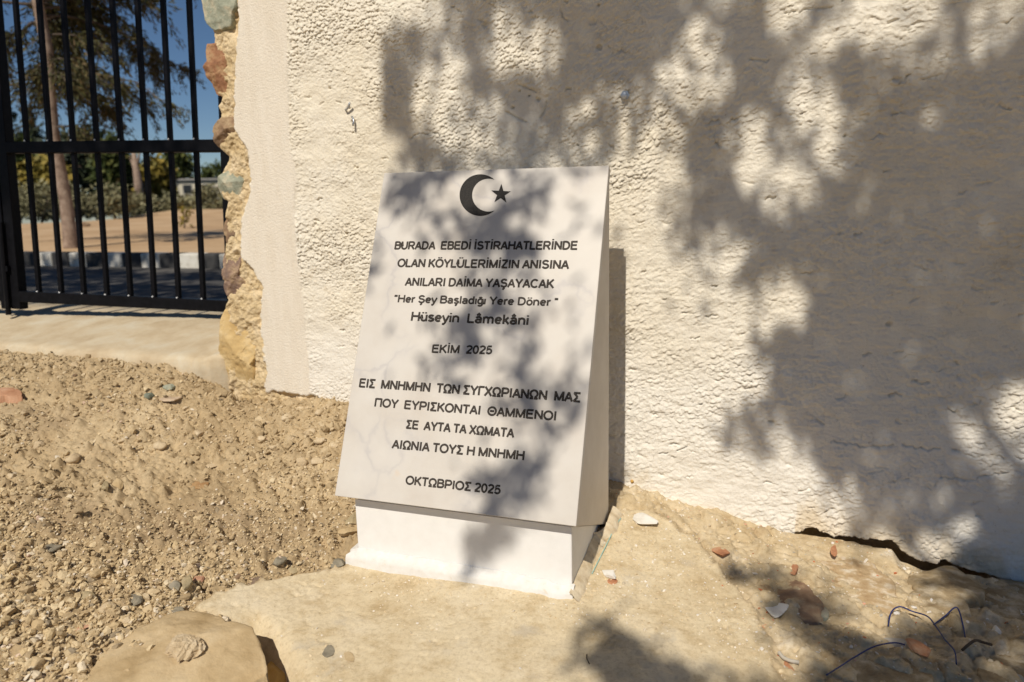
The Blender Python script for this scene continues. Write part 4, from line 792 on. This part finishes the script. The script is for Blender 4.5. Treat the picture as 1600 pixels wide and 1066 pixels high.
ground_stone("white_pebble", "white pebble in the shade at the right edge", "stone", [(1547, 978), (1556, 975), (1566, 986), (1560, 994), (1549, 990)], .016, MAT['s_white'], 42, .2, .4)
# pebbles along the edge of the pale slab and on the dirt
ground_stone("pebble", "dark slate pebble touching the left front corner of the plinth", "pebble", [(512, 892), (524, 882), (536, 880), (541, 888), (528, 896)], .016, MAT['s_grey'], 51, .2, .3)
ground_stone("pebble", "dark brown angular pebble on the edge of the pale slab", "pebble", [(387, 898), (400, 896), (418, 901), (414, 911), (400, 917), (389, 912)], .017, stone_mat("dark_brown_pebble", (.17, .12, .09), (.27, .20, .14), (.36, .28, .2)), 52, .25, .35)
ground_stone("pebble", "blue grey pebble left of the plinth beside an olive one", "pebble", [(424, 889), (434, 881), (446, 881), (449, 890), (440, 897), (427, 896)], .018, MAT['s_grey'], 53, .2, .3)
ground_stone("pebble", "olive pebble just right of the blue grey one", "pebble", [(449, 886), (460, 883), (467, 890), (462, 897), (451, 896)], .015, MAT['s_olive'], 54, .2, .3)
ground_stone("pebble", "brown flat pebble above the dark brown angular one", "pebble", [(434, 860), (446, 857), (454, 862), (447, 869), (436, 867)], .011, MAT['s_brown'], 55)
ground_stone("pebble", "reddish brown pebble left of the dark brown angular one", "pebble", [(357, 897), (370, 895), (379, 899), (372, 906), (360, 905)], .010, MAT['s_brown'], 56)
ground_stone("pebble", "orange red chip at the tip of the pale slab edge", "brick chip", [(296, 906), (312, 902), (320, 905), (312, 916), (303, 918)], .012, MAT['s_pink'], 57, .25, .4)
ground_stone("pebble", "tall olive stone standing left of the slab tip", "pebble", [(284, 918), (300, 915), (304, 932), (296, 944), (285, 936)], .022, MAT['s_olive'], 58, .2, .35)
ground_stone("pebble", "grey olive stone in the gravel band above the sandstone block", "pebble", [(264, 918), (278, 914), (286, 924), (278, 932), (266, 930)], .018, MAT['s_grey'], 59, .2, .35)
ground_stone("pebble", "blue grey stone at the top corner of the sandstone block", "pebble", [(268, 955), (280, 950), (290, 957), (282, 966), (270, 965)], .018, MAT['s_grey'], 60, .2, .35)
ground_stone("pebble", "grey flat stone left of the tall olive one", "pebble", [(192, 934), (205, 930), (222, 934), (220, 946), (200, 946)], .018, MAT['s_grey'], 61, .2, .35)
ground_stone("pebble", "yellowish tan stone in the gravel band, second from the left", "pebble", [(120, 932), (135, 928), (148, 934), (146, 946), (126, 947)], .020, MAT['s_olive'], 62, .2, .35)
ground_stone("pebble", "small tan stone touching the yellowish tan one", "pebble", [(110, 940), (120, 938), (126, 948), (118, 954), (110, 951)], .014, MAT['s_tan'], 63)
ground_stone("pebble", "olive oval stone below the yellowish tan one", "pebble", [(155, 945), (170, 942), (178, 950), (170, 956), (156, 954)], .014, MAT['s_olive'], 64)
ground_stone("slate_shard", "long slate grey shard pointing up at the left edge of the gravel", "stone", [(8, 955), (30, 938), (52, 928), (56, 932), (40, 948), (14, 962)], .014, MAT['s_grey'], 65, .15, .5)
ground_stone("pebble", "pinkish flat tile chip low in the gravel at the left", "tile chip", [(92, 984), (115, 976), (142, 978), (140, 984), (110, 990)], .010, MAT['s_pink'], 66, .15, .6)
ground_stone("stone", "grey flat stone with a dark shadowed edge on the left dirt", "stone", [(60, 868), (78, 862), (95, 858), (96, 870), (78, 876), (62, 876)], .020, MAT['s_grey'], 67, .2, .5)
ground_stone("stone", "light brown leaning stone of the pair on the open dirt", "stone", [(172, 755), (184, 752), (193, 756), (187, 765), (176, 768)], .022, MAT['s_tan'], 68, .2, .4, tilt=(.3, 0))
ground_stone("stone", "darker olive stone of the pair on the open dirt", "stone", [(157, 762), (166, 759), (174, 765), (170, 776), (160, 774)], .022, MAT['s_olive'], 69, .25, .3)
ground_stone("brick_piece", "reddish brick piece at the left edge of the dirt bank", "brick piece", [(-10, 622), (12, 616), (30, 622), (36, 630), (10, 636), (-10, 636)], .016, stone_mat("dusty_red_brick", (.36, .17, .09), (.50, .27, .16), (.58, .38, .25)), 70, .25, .5)
ground_stone("stone", "blue green stone on the dirt bank below the threshold", "stone", [(254, 604), (266, 599), (276, 603), (272, 611), (258, 612)], .018, MAT['s_green'], 71, .25, .4)
ground_stone("stone", "darker green stone left of the blue green one", "stone", [(224, 618), (234, 613), (243, 619), (236, 628), (226, 627)], .02, stone_mat("dark_green_stone", (.12, .14, .11), (.2, .22, .17), (.3, .3, .22)), 72, .25, .4)
ground_stone("stone", "pinkish grey flat stone right below the blue green one", "stone", [(250, 622), (272, 616), (284, 624), (278, 637), (256, 638)], .012, stone_mat("pink_grey_stone", (.40, .29, .20), (.52, .40, .28), (.6, .49, .36)), 73, .2, .6)
ground_stone("brick_chip", "rusty brown crumb heap on the dirt left of the memorial", "brick chip", [(295, 752), (308, 748), (325, 752), (322, 762), (300, 766)], .016, stone_mat("rusty_crumb", (.22, .12, .05), (.38, .22, .10), (.5, .35, .19)), 74, .6, .3)
ground_stone("brick_chip", "thin orange brick crumb in the middle of the gravel", "brick chip", [(270, 820), (285, 815), (306, 810), (304, 816), (284, 824)], .008, MAT['s_brick'], 75, .4, .4)
ground_stone("plaster_flake", "small grey plaster chip lying alone on the pale slab front", "plaster piece", [(506, 1022), (518, 1016), (530, 1024), (516, 1036), (508, 1030)], .008, MAT['s_grey'], 76, .15, .6)
ground_stone("plaster_flake", "sandy flake right of the small grey plaster chip", "plaster piece", [(538, 1028), (550, 1024), (557, 1034), (549, 1044), (540, 1036)], .008, MAT['s_tan'], 77, .3, .5)
ground_stone("stone", "long tan stone half hidden behind the left side of the plinth", "stone", [(525, 842), (540, 836), (560, 832), (560, 842), (540, 848)], .02, MAT['s_tan'], 78, .2, .5)
ground_stone("stone", "brownish stone leaning behind the left side of the plinth", "stone", [(538, 818), (548, 804), (560, 798), (562, 822), (548, 826)], .03, MAT['s_olive'], 79, .2, .5)
ground_stone("earth_clod", "crumbly pale clod sitting on the sandstone block", "clod", [(252, 1052), (268, 1034), (290, 1030), (314, 1042), (318, 1056), (300, 1072), (262, 1072)], .03, MAT['s_clod'], 80, .9, .2, -.040, .02, detail=90)
# clods of the dirt bank that look alike
CL = [(70, 565), (120, 575), (95, 595), (150, 640), (60, 700), (190, 690), (310, 680), (340, 660), (360, 700), (290, 640), (410, 690), (450, 660), (470, 720), (500, 690), (330, 730), (20, 750), (250, 700), (385, 740), (115, 720), (40, 655), (440, 650), (470, 640), (500, 652), (485, 680), (455, 690), (512, 640), (420, 665), (495, 720), (465, 705), (522, 700), (430, 700), (205, 575), (275, 580), (325, 600), (480, 640)]
rgc = np.random.default_rng(90)
for i, (x, y) in enumerate(CL):
    p = onG(float(x), float(y)); r = rgc.uniform(.011, .021); p = np.array([p[0], p[1], GH(p[0], p[1])+r*.12]); V, F = rock(900+i, 2, 9)
    V = V*(1+.16*fbm(V[:, 0]*3+i, V[:, 1]*3+V[:, 2]*2, 77, 3))[:, None]*r*np.array([1.2, 1, .75])
    tag(mesh("earth_clod", V+p, F, MAT['s_clod'], None, tuple(p), True), "pale crumbly clod of earth lying on the dirt bank left of the memorial", "clod", "clods on the dirt bank")
CL = [(150, 990), (90, 1010), (210, 1000), (170, 955), (235, 955), (60, 985), (30, 1020), (120, 1040), (60, 1050), (200, 970), (240, 930), (180, 1020), (20, 880), (70, 920), (330, 870), (250, 880), (210, 905), (150, 905)]
for i, (x, y) in enumerate(CL):
    p = onG(float(x), float(y)); r = rgc.uniform(.010, .019); p = np.array([p[0], p[1], GH(p[0], p[1])+r*.2]); V, F = rock(950+i, 2, 8)
    tag(mesh("stone", V*r*np.array([1.2, 1, .75])+p, F, MAT['s_tan' if i % 3 else 's_clod'], None, tuple(p), False), "tan lump of stone in the coarse gravel band above the sandstone block", "stone", "stones in the gravel band")
def gwire(pts, r, lift, mat, name, label, cat):
    a = np.array(pts, float); P = onG(a[:, 0], a[:, 1]); z = GHv(P[:, 0], P[:, 1])+np.asarray(lift)+r; P[:, 2] = z
    t = np.linspace(0, len(P)-1, len(P)*8); k = np.clip(t.astype(int), 0, len(P)-2); f = t-k; g = lambda i: P[np.clip(i, 0, len(P)-1)]
    f = f[:, None]; Q = .5*((2*g(k))+(g(k+1)-g(k-1))*f+(2*g(k-1)-5*g(k)+4*g(k+1)-g(k+2))*f*f+(3*g(k)-g(k-1)-3*g(k+1)+g(k+2))*f**3)
    m = MB(); m.tube(Q, r, 8); return tag(m.build(name, mat, None, tuple(Q[0]), True), label, cat)
gwire([(1388, 976), (1392, 966), (1405, 961), (1425, 963), (1448, 976), (1462, 990), (1476, 1012), (1490, 1028), (1494, 1042)], .0016, [.004, .010, .016, .022, .022, .016, .014, .012, .006], MAT['wire'], "blue_wire", "looping blue wire lying over the shaded rubble at the right", "wire")
gwire([(1458, 984), (1475, 977), (1492, 978), (1504, 986), (1508, 998)], .0016, [.014, .024, .026, .016, .004], MAT['wire'], "blue_wire", "short blue wire arching off to the right of the looping one", "wire")
gwire([(1290, 1075), (1310, 1060), (1335, 1044), (1365, 1033), (1395, 1026), (1412, 1026)], .0016, [.030, .030, .030, .030, .024, .016], MAT['wire'], "blue_wire", "blue wire running up from the bottom edge across the brown stone", "wire")
gwire([(1502, 1026), (1520, 1023), (1534, 1020), (1548, 1019)], .0030, [.006, .012, .012, .008], MAT['twig'], "twig", "dark straight twig in the shade near the right edge", "twig")
gwire([(1217, 1024), (1224, 1032), (1236, 1039), (1248, 1042)], .0040, .004, stone_mat("grey_bark", (.3, .27, .22), (.45, .41, .34), (.55, .5, .42)), "bark_sliver", "grey bark sliver beside the pointed orange shard at the bottom", "twig")
gwire([(917, 1033), (917, 1040), (921, 1048)], .0012, .002, MAT['twig'], "twig", "tiny curved dark twig on the pale slab at the shadow's edge", "twig")
gwire([(222, 556), (230, 550), (240, 545)], .006, .012, MAT['twig'], "twig", "thick dark twig on the concrete lip below the gate", "twig")
gwire([(296, 535), (302, 532), (309, 530)], .0035, .030, MAT['twig'], "twig", "thin dark twig on the concrete threshold near the wall end", "twig")
gwire([(978, 754), (984, 757), (988, 764)], .005, .008, MAT['s_ochre'], "yellow_root", "short yellow root sticking out at the wall foot behind the memorial", "root")
gwire([(925, 905), (935, 885), (950, 855), (962, 830), (970, 818)], .0012, .001, simple("turquoise_string", [(.3, (.25, .50, .48)), (.7, (.40, .60, .55))], 60, .8, 0), "string", "faded turquoise string along the right foot of the memorial", "string")
# fixings on the wall
p = onY(977, 150, YW); bo = thing("wall_bolt", "shiny metal bolt stub sticking out of the wall above the memorial", "bolt", tuple(p))
m = MB(); m.tube([p+[0, .01, 0], p+[0, -.022, -.002]], .0085, 12); m.build("shank", MAT['steel'], bo, smooth=True, bevel=.0008)
m = MB(); m.tube([p+[.002, -.012, .0], p+[.002, -.016, .0]], .0125, 6); m.build("washer", MAT['steel'], bo)
for pts, lb in (([(535, 170), (541, 172), (546, 168), (549, 161)], "upper grey bent wire stub sticking out of the wall left of the memorial top"), ([(545, 181), (551, 183), (554, 189), (554, 197)], "lower grey bent wire stub sticking out of the wall left of the memorial top")):
    a = np.array(pts, float); q = onY(a[:, 0], a[:, 1], YW-.010); q[0, 1] += .016; q[:, 1] -= np.array([0, .002, .004, .010]); m = MB(); m.tube(q, .0032, 8); tag(m.build("wire_stub", MAT['steel'], None, tuple(q[0]), True), lb, "wire")

# ------------------------------------------------------------------ gravel and crumbs (beyond counting)
def scatter(name, XY, r, sub, mat, tint, seed, sink=.25, flat=.7):
    rg = np.random.default_rng(seed); n = len(XY); rock(1); K = [rock(5000+k, sub, 6)[0] for k in range(24)]; F = _ico[sub][1]; nv = len(K[0])
    z = GHv(XY[:, 0], XY[:, 1]); pick = rg.integers(0, 24, n); B = np.stack(K)[pick]
    a = rg.uniform(0, 6.283, n); ca, sa = np.cos(a)[:, None], np.sin(a)[:, None]; s3 = rg.uniform(.65, 1.35, (n, 1, 3))*np.array([1, 1, flat])
    tl = rg.normal(0, .35, (n, 2)); B = B*s3; B[..., 2] += B[..., 0]*tl[:, :1]+B[..., 1]*tl[:, 1:]
    x = B[..., 0]*ca-B[..., 1]*sa; y = B[..., 0]*sa+B[..., 1]*ca
    P = np.stack([x*r[:, None]+XY[:, :1], y*r[:, None]+XY[:, 1:2], B[..., 2]*r[:, None]+(z+r*(flat*.6-sink))[:, None]], -1)
    Ff = (F[None]+np.arange(n)[:, None, None]*nv).reshape(-1, 3)
    return tag(mesh(name, P.reshape(-1, 3), Ff, mat, smooth=False, attrs={'tint': np.repeat(tint, nv)}), kind='stuff')
rg = np.random.default_rng(33)
XY = np.column_stack([rg.uniform(-3.2, -.95, 250000), rg.uniform(.6, 2.06, 250000)])
sdp = poly_sd(XY[:, 0], XY[:, 1], SLAB_POLY); ins = poly_sd(XY[:, 0], XY[:, 1], np.array([(-1.05, 1.49), (-.36, 1.49), (-.36, 1.9), (-1.05, 1.9)]))
band = np.exp(-((XY[:, 1]-(1.02+.10*fbm(XY[:, 0]*3, XY[:, 1]*0, 1, 2)))/.22)**2)
dens = np.clip(.30+1.7*fbm(XY[:, 0]*4, XY[:, 1]*4, 501, 4)+.55*np.exp(-((np.hypot(XY[:, 0]+1.25, XY[:, 1]-1.45))/.35)**2)+.55*band, .05, 1)*np.where(XY[:, 1] > 1.84, .25, 1)*np.where(XY[:, 0] < -2.3, .4, 1)
keep = (sdp < -.004) & (ins < 0) & (rg.uniform(0, 1, len(XY)) < dens*.8)
XY = XY[keep]; bd = band[keep]; r = np.exp(rg.normal(math.log(.0026), .42, len(XY)))*(1+1.1*bd*rg.uniform(0, 1, len(XY)))
r = np.where(rg.uniform(0, 1, len(XY)) < .02+.05*bd, r*2.2, r); r = np.clip(r, .0014, .012)
scatter("gravel", XY, r, 0, MAT['gravel'], rg.uniform(0, 1, len(XY))**1.0*.985, 34)
XC = np.column_stack([rg.uniform(-3.0, -.98, 30000), rg.uniform(.95, 2.05, 30000)]); kc = (poly_sd(XC[:, 0], XC[:, 1], SLAB_POLY) < -.01) & (poly_sd(XC[:, 0], XC[:, 1], np.array([(-1.05, 1.49), (-.36, 1.49), (-.36, 1.9), (-1.05, 1.9)])) < 0) & (rg.uniform(0, 1, len(XC)) < np.clip(.12+1.6*fbm(XC[:, 0]*5, XC[:, 1]*5, 531, 4)+.30*sstep(1.5, 2.0, XC[:, 1]), 0, .6))
XC = XC[kc]; scatter("dirt_lumps", XC, np.clip(np.exp(rg.normal(math.log(.0050), .42, len(XC))), .002, .016), 1, MAT['lump'], rg.uniform(0, 1, len(XC)), 37, .42, .8)
XY = np.column_stack([rg.uniform(-.45, .75, 22000), rg.uniform(1.0, 2.06, 22000)]); sdd = poly_sd(XY[:, 0], XY[:, 1], DEB_POLY); sdp = poly_sd(XY[:, 0], XY[:, 1], SLAB_POLY)
keep = (rg.uniform(0, 1, len(XY)) < np.where(sdd > 0, .20+.55*np.clip(fbm(XY[:, 0]*7, XY[:, 1]*7, 511, 3)+.15, 0, 1), .012)) & (poly_sd(XY[:, 0], XY[:, 1], np.array([(-1.05, 1.49), (-.36, 1.49), (-.36, 1.9), (-1.05, 1.9)])) < 0)
XY = XY[keep]; r = np.clip(np.exp(rg.normal(math.log(.0021), .5, len(XY))), .001, .009)
scatter("rubble_crumbs", XY, r, 0, MAT['rubble'], rg.uniform(0, 1, len(XY)), 35, flat=.5)
XY = np.column_stack([rg.uniform(-1.1, .1, 15000), rg.uniform(.9, 1.95, 15000)]); keep = poly_sd(XY[:, 0], XY[:, 1], SLAB_POLY) > 0; k2 = rg.uniform(0, 1, len(XY)) < np.clip(.12+fbm(XY[:, 0]*6, XY[:, 1]*6, 521, 3)*1.6+.4*sstep(1.36, 1.46, XY[:, 1]), 0, 1)*(poly_sd(XY[:, 0], XY[:, 1], np.array([(-1.0, 1.50), (-.39, 1.50), (-.39, 1.9), (-1.0, 1.9)])) < 0)
XY = XY[keep & k2]; r = np.clip(np.exp(rg.normal(math.log(.0019), .45, len(XY))), .0009, .005); scatter("slab_crumbs", XY, r, 0, MAT['rubble'], rg.uniform(.1, .9, len(XY)), 36, flat=.5)

# ------------------------------------------------------------------ the trees whose shade falls on the wall and the road
SHADE = """
0000156568888875563253222644
0006737312778843774321235455
0028524433888612675547562377
0048236677765222374237588899
0047224367455436636126873799
0014522466352157516236876899
0001774453541137513345788888
0027521255111145634456667776
0031345652111257776776767777
0041225572112135358887768888
0051124532100033164588877788
0012113521100015241388857886
0001135432300013111578864885
0000236352200000047776855886
0001452453300000027766868888
0000011555400000037666747752
0000000135400002575788866222
0000000233100000552377686343
0000003461000000000277767444
0000003551000000000123677737
0000004641000000000005477348
0000007410000000000004112588
0000002000000000463111113676
0000000000000000027621111377
0000000000341000005654266666
0000000000398410001257566776
0000000000258875453568777777
"""
SH = np.array([[int(c) for c in l] for l in SHADE.split()], float)/9.0
E1 = np.cross(SUN, [0, 0, 1.0]); E1 /= np.linalg.norm(E1); E2 = np.cross(E1, SUN)
def first_hit(A, B):
    """where sunlight arriving at (A, B) on the plane square to the sun lands: memorial face, plinth, wall or ground"""
    O = np.outer(A, E1)+np.outer(B, E2)
    def plane(n, p0): t = ((p0-O) @ n)/(SUN @ n); return t, O+t[:, None]*SUN
    tw, Pw = plane(np.array([0, 1., 0]), np.array([0, YW, 0])); best, bt = Pw, tw
    g = G0(Pw[:, 0]*0+np.clip(Pw[:, 0], -3, 1), Pw[:, 1]); tg, Pg = plane(np.array([0, 0, 1.]), np.array([0, 0, H-.95])); m_ = tg < bt; best = np.where(m_[:, None], Pg, best); bt = np.where(m_, tg, bt)
    tp, Pp = plane(np.array([0, 1., 0]), np.array([0, FRB, 0])); m_ = (tp < bt) & (Pp[:, 0] > -.967) & (Pp[:, 0] < -.4015) & (Pp[:, 2] < FB[2]) & (Pp[:, 2] > H-.96); best = np.where(m_[:, None], Pp, best); bt = np.where(m_, tp, bt)
    ts, Ps = plane(NIN, FB); v = (Ps-FB) @ D2; m_ = (ts < bt) & (Ps[:, 0] > XL) & (Ps[:, 0] < XR) & (v > 0) & (v < LEN); best = np.where(m_[:, None], Ps, best); return best
def shade_density(A, B):
    P = first_hit(A, B); x, y = proj(P); fx, fy = (x-500)/40, (y-20)/40
    ix, iy = np.clip(np.floor(fx), 0, 26).astype(int), np.clip(np.floor(fy), 0, 25).astype(int); ux, uy = np.clip(fx-ix, 0, 1), np.clip(fy-iy, 0, 1)
    d = (SH[iy, ix]*(1-ux)+SH[iy, ix+1]*ux)*(1-uy)+(SH[iy+1, ix]*(1-ux)+SH[iy+1, ix+1]*ux)*uy
    d = np.clip(.30*d+.72*sstep(.15, .74, d+.58*fbm(A*17, B*17, 621, 5, .7)*sstep(.02, .2, d)*sstep(1.15, .85, d)), 0, 1); out = np.clip(.66+2.2*fbm(A*3.2, B*3.2, 601, 4, .6), 0, .97)*sstep(2.0, 1.3, P[:, 0]+.4*fbm(B*2, B*0, 602, 3))*sstep(H+1.5, H+.8, P[:, 2]-.25*P[:, 0]+.5*fbm(A*2, B*0, 603, 3))
    off = (x > 1640) | (y < -40) & (x > 660+(-40-y)*.5) | (y > 1110) & (x > 880)
    return np.where(off, out, d)
rg = np.random.default_rng(55); NB = 900000
c0 = np.array([[*onY(x, y, YW)] for x, y in ((560, -560), (2700, -200), (2700, 1066))]+[[*onZ(x, 1250, H-.95)] for x in (850, 2200)]); ca_, cb_ = c0 @ E1, c0 @ E2
A = rg.uniform(min(ca_.min(), ca_.min()), ca_.max(), NB); B = rg.uniform(cb_.min(), cb_.max(), NB)
den = shade_density(A, B); area = (ca_.max()-ca_.min())*(cb_.max()-cb_.min()); LEAFA = .046*.017*.5*.55
tau = -1.25*np.log(1-.985*np.clip(den, 0, 1)**1.15)*(1-.6*sstep(.17, .30, fbm(A*15, B*15, 631, 3)))
keep = rg.uniform(0, 1, NB) < tau*area/LEAFA/NB; print("leaf keep max", (tau*area/LEAFA/NB).max())
A, B = A[keep], B[keep]; n = len(A)
P0 = first_hit(A, B); dist = 3.5+.9*vnoise(A*2.2+9, B*2.2, 77)+rg.uniform(-.12, .12, n); LP = P0-SUN*dist[:, None]
d = rg.normal(0, 1, (n, 3)); d[:, 2] -= .5; d -= (d @ SUN)[:, None]*SUN*.55; d /= np.linalg.norm(d, axis=1)[:, None]; s_ = np.cross(d, SUN+rg.normal(0, .45, (n, 3))); s_ /= np.linalg.norm(s_, axis=1)[:, None]
L = .046*rg.uniform(.7, 1.3, n)[:, None]; V = np.stack([LP-d*L*.5, LP+s_*L*.185, LP+d*L*.5, LP-s_*L*.185], 1).reshape(-1, 3); print("shade leaves", n)
base = np.array([1.75, -1.75, GH(1.75, -1.75)]); tr = thing("shade_tree", "leafy tree behind the viewer whose dappled shade falls on the wall", "tree", tuple(base))
mesh("crown", V, np.arange(4*n).reshape(n, 4), MAT['shade'], tr, smooth=False, attrs={'tint': np.repeat(np.clip(rg.normal(.5, .2, n), 0, 1), 4)})
rgv = np.random.default_rng(57); q = 60000; G = np.column_stack([rgv.uniform(-3.4, 6.0, q), rgv.uniform(-7.5, .80, q)]); cov = np.clip(.85+1.2*fbm(G[:, 0]*1.5, G[:, 1]*1.5, 611, 3), 0, 1)*sstep(.85, .55, G[:, 1]-.12*fbm(G[:, 0]*4, G[:, 1]*4, 612, 2)-.10*np.clip(G[:, 0], -1, 1))*sstep(-3.4, -2.4, G[:, 0]+.35*np.clip(G[:, 1], 0, 1)*-3)
G = G[rgv.uniform(0, 1, q) < cov]; G3 = np.column_stack([G, np.full(len(G), .03)]); VP = G3-SUN*(5.2+1.3*vnoise(G[:, 0]*1.2, G[:, 1]*1.2, 613)+rgv.uniform(-.3, .3, len(G)))[:, None]
Vc, Fc, tc = leaf_quads(VP, 1, np.array([.02, .02, .02]), .13, .42, rgv, .3); Vc = Vc.reshape(-1, 3)
V = np.concatenate([V, Vc]); n = len(V)//4
fork = base+np.array([-.10, .05, 2.6]); m = MB(); m.tube([base-[0, 0, .1], base+[.05, 0, .8], base+[-.02, .03, 1.7], fork], [.15, .12, .10, .085], 12); m.build("trunk", MAT['bark_d'], tr, smooth=True)
lm = MB()
for x, y in ((1500, 340), (1330, 520), (1540, 120), (1280, 400), (1200, 150), (980, 80), (1560, 1020), (1250, 960), (1340, 760)):
    tp = (onY(x, y, YW) if y < 800 else onZ(x, y, H-.97))-SUN*3.7; mid = (fork+tp)/2+np.array([.1, -.1, .12]); lm.tube([fork, fork*.7+tp*.3+[.05, -.05, .08], mid, tp*.8+mid*.2, tp], [.045, .035, .024, .013, .006], 7)
rt_ = np.random.default_rng(58)
for i in rt_.choice(np.flatnonzero(den[keep] > .5), 70, replace=False):
    dv = d[i]-(d[i] @ SUN)*SUN; dv /= np.linalg.norm(dv); q_ = LP[i]; ln_ = rt_.uniform(.06, .16); lm.tube([q_-dv*ln_, q_+rt_.normal(0, .01, 3), q_+dv*ln_], [.0035, .0030, .0015], 5)
lm.build("limb", MAT['bark_d'], tr, smooth=True)
# the tree left of the viewer that shades the road
rb = np.array([-5.6, -.6, GH(-5.6, -.6)]); rt = thing("road_shade_tree", "leafy tree left of the viewer whose shade covers the road beyond the gate", "tree", tuple(rb))
rg = np.random.default_rng(66); q = 26000; G = np.column_stack([rg.uniform(-9.0, -2.2, q), rg.uniform(2.95, 5.45, q)])
gd = np.clip(.72+2.6*fbm(G[:, 0]*1.1, G[:, 1]*5.5, 701, 3), 0.02, 1)*np.where((G[:, 0] > -4.95) & (G[:, 0] < -4.45) & (G[:, 1] > 4.75), .06, 1)
G = G[rg.uniform(0, 1, q) < gd]; G3 = np.column_stack([G, np.full(len(G), RZ)]); LP = G3-SUN*(5.6+1.2*vnoise(G[:, 0]*1.5, G[:, 1]*1.5, 703)+rg.uniform(-.2, .2, len(G)))[:, None]
V, F, tn = leaf_quads(LP, 1, np.array([.02, .02, .02]), .12, .42, rg, .3); mesh("crown", V, F, MAT['shade'], rt, smooth=False, attrs={'tint': tn})
fk = rb+np.array([.1, .1, 3.0]); m = MB(); m.tube([rb-[0, 0, .1], rb+[.06, 0, 1.4], fk], [.18, .14, .11], 12); m.build("trunk", MAT['bark_d'], rt, smooth=True); lm = MB()
for gx_, gy_ in ((-8, 3.6), (-6.5, 4.5), (-5, 3.5), (-4.2, 4.4), (-3.2, 3.6), (-2.6, 4.3)):
    tp = np.array([gx_, gy_, RZ])-SUN*6.0; lm.tube([fk, (fk+tp)/2+[0, 0, .25], tp], [.05, .03, .008], 7)
lm.build("limb", MAT['bark_d'], rt, smooth=True)
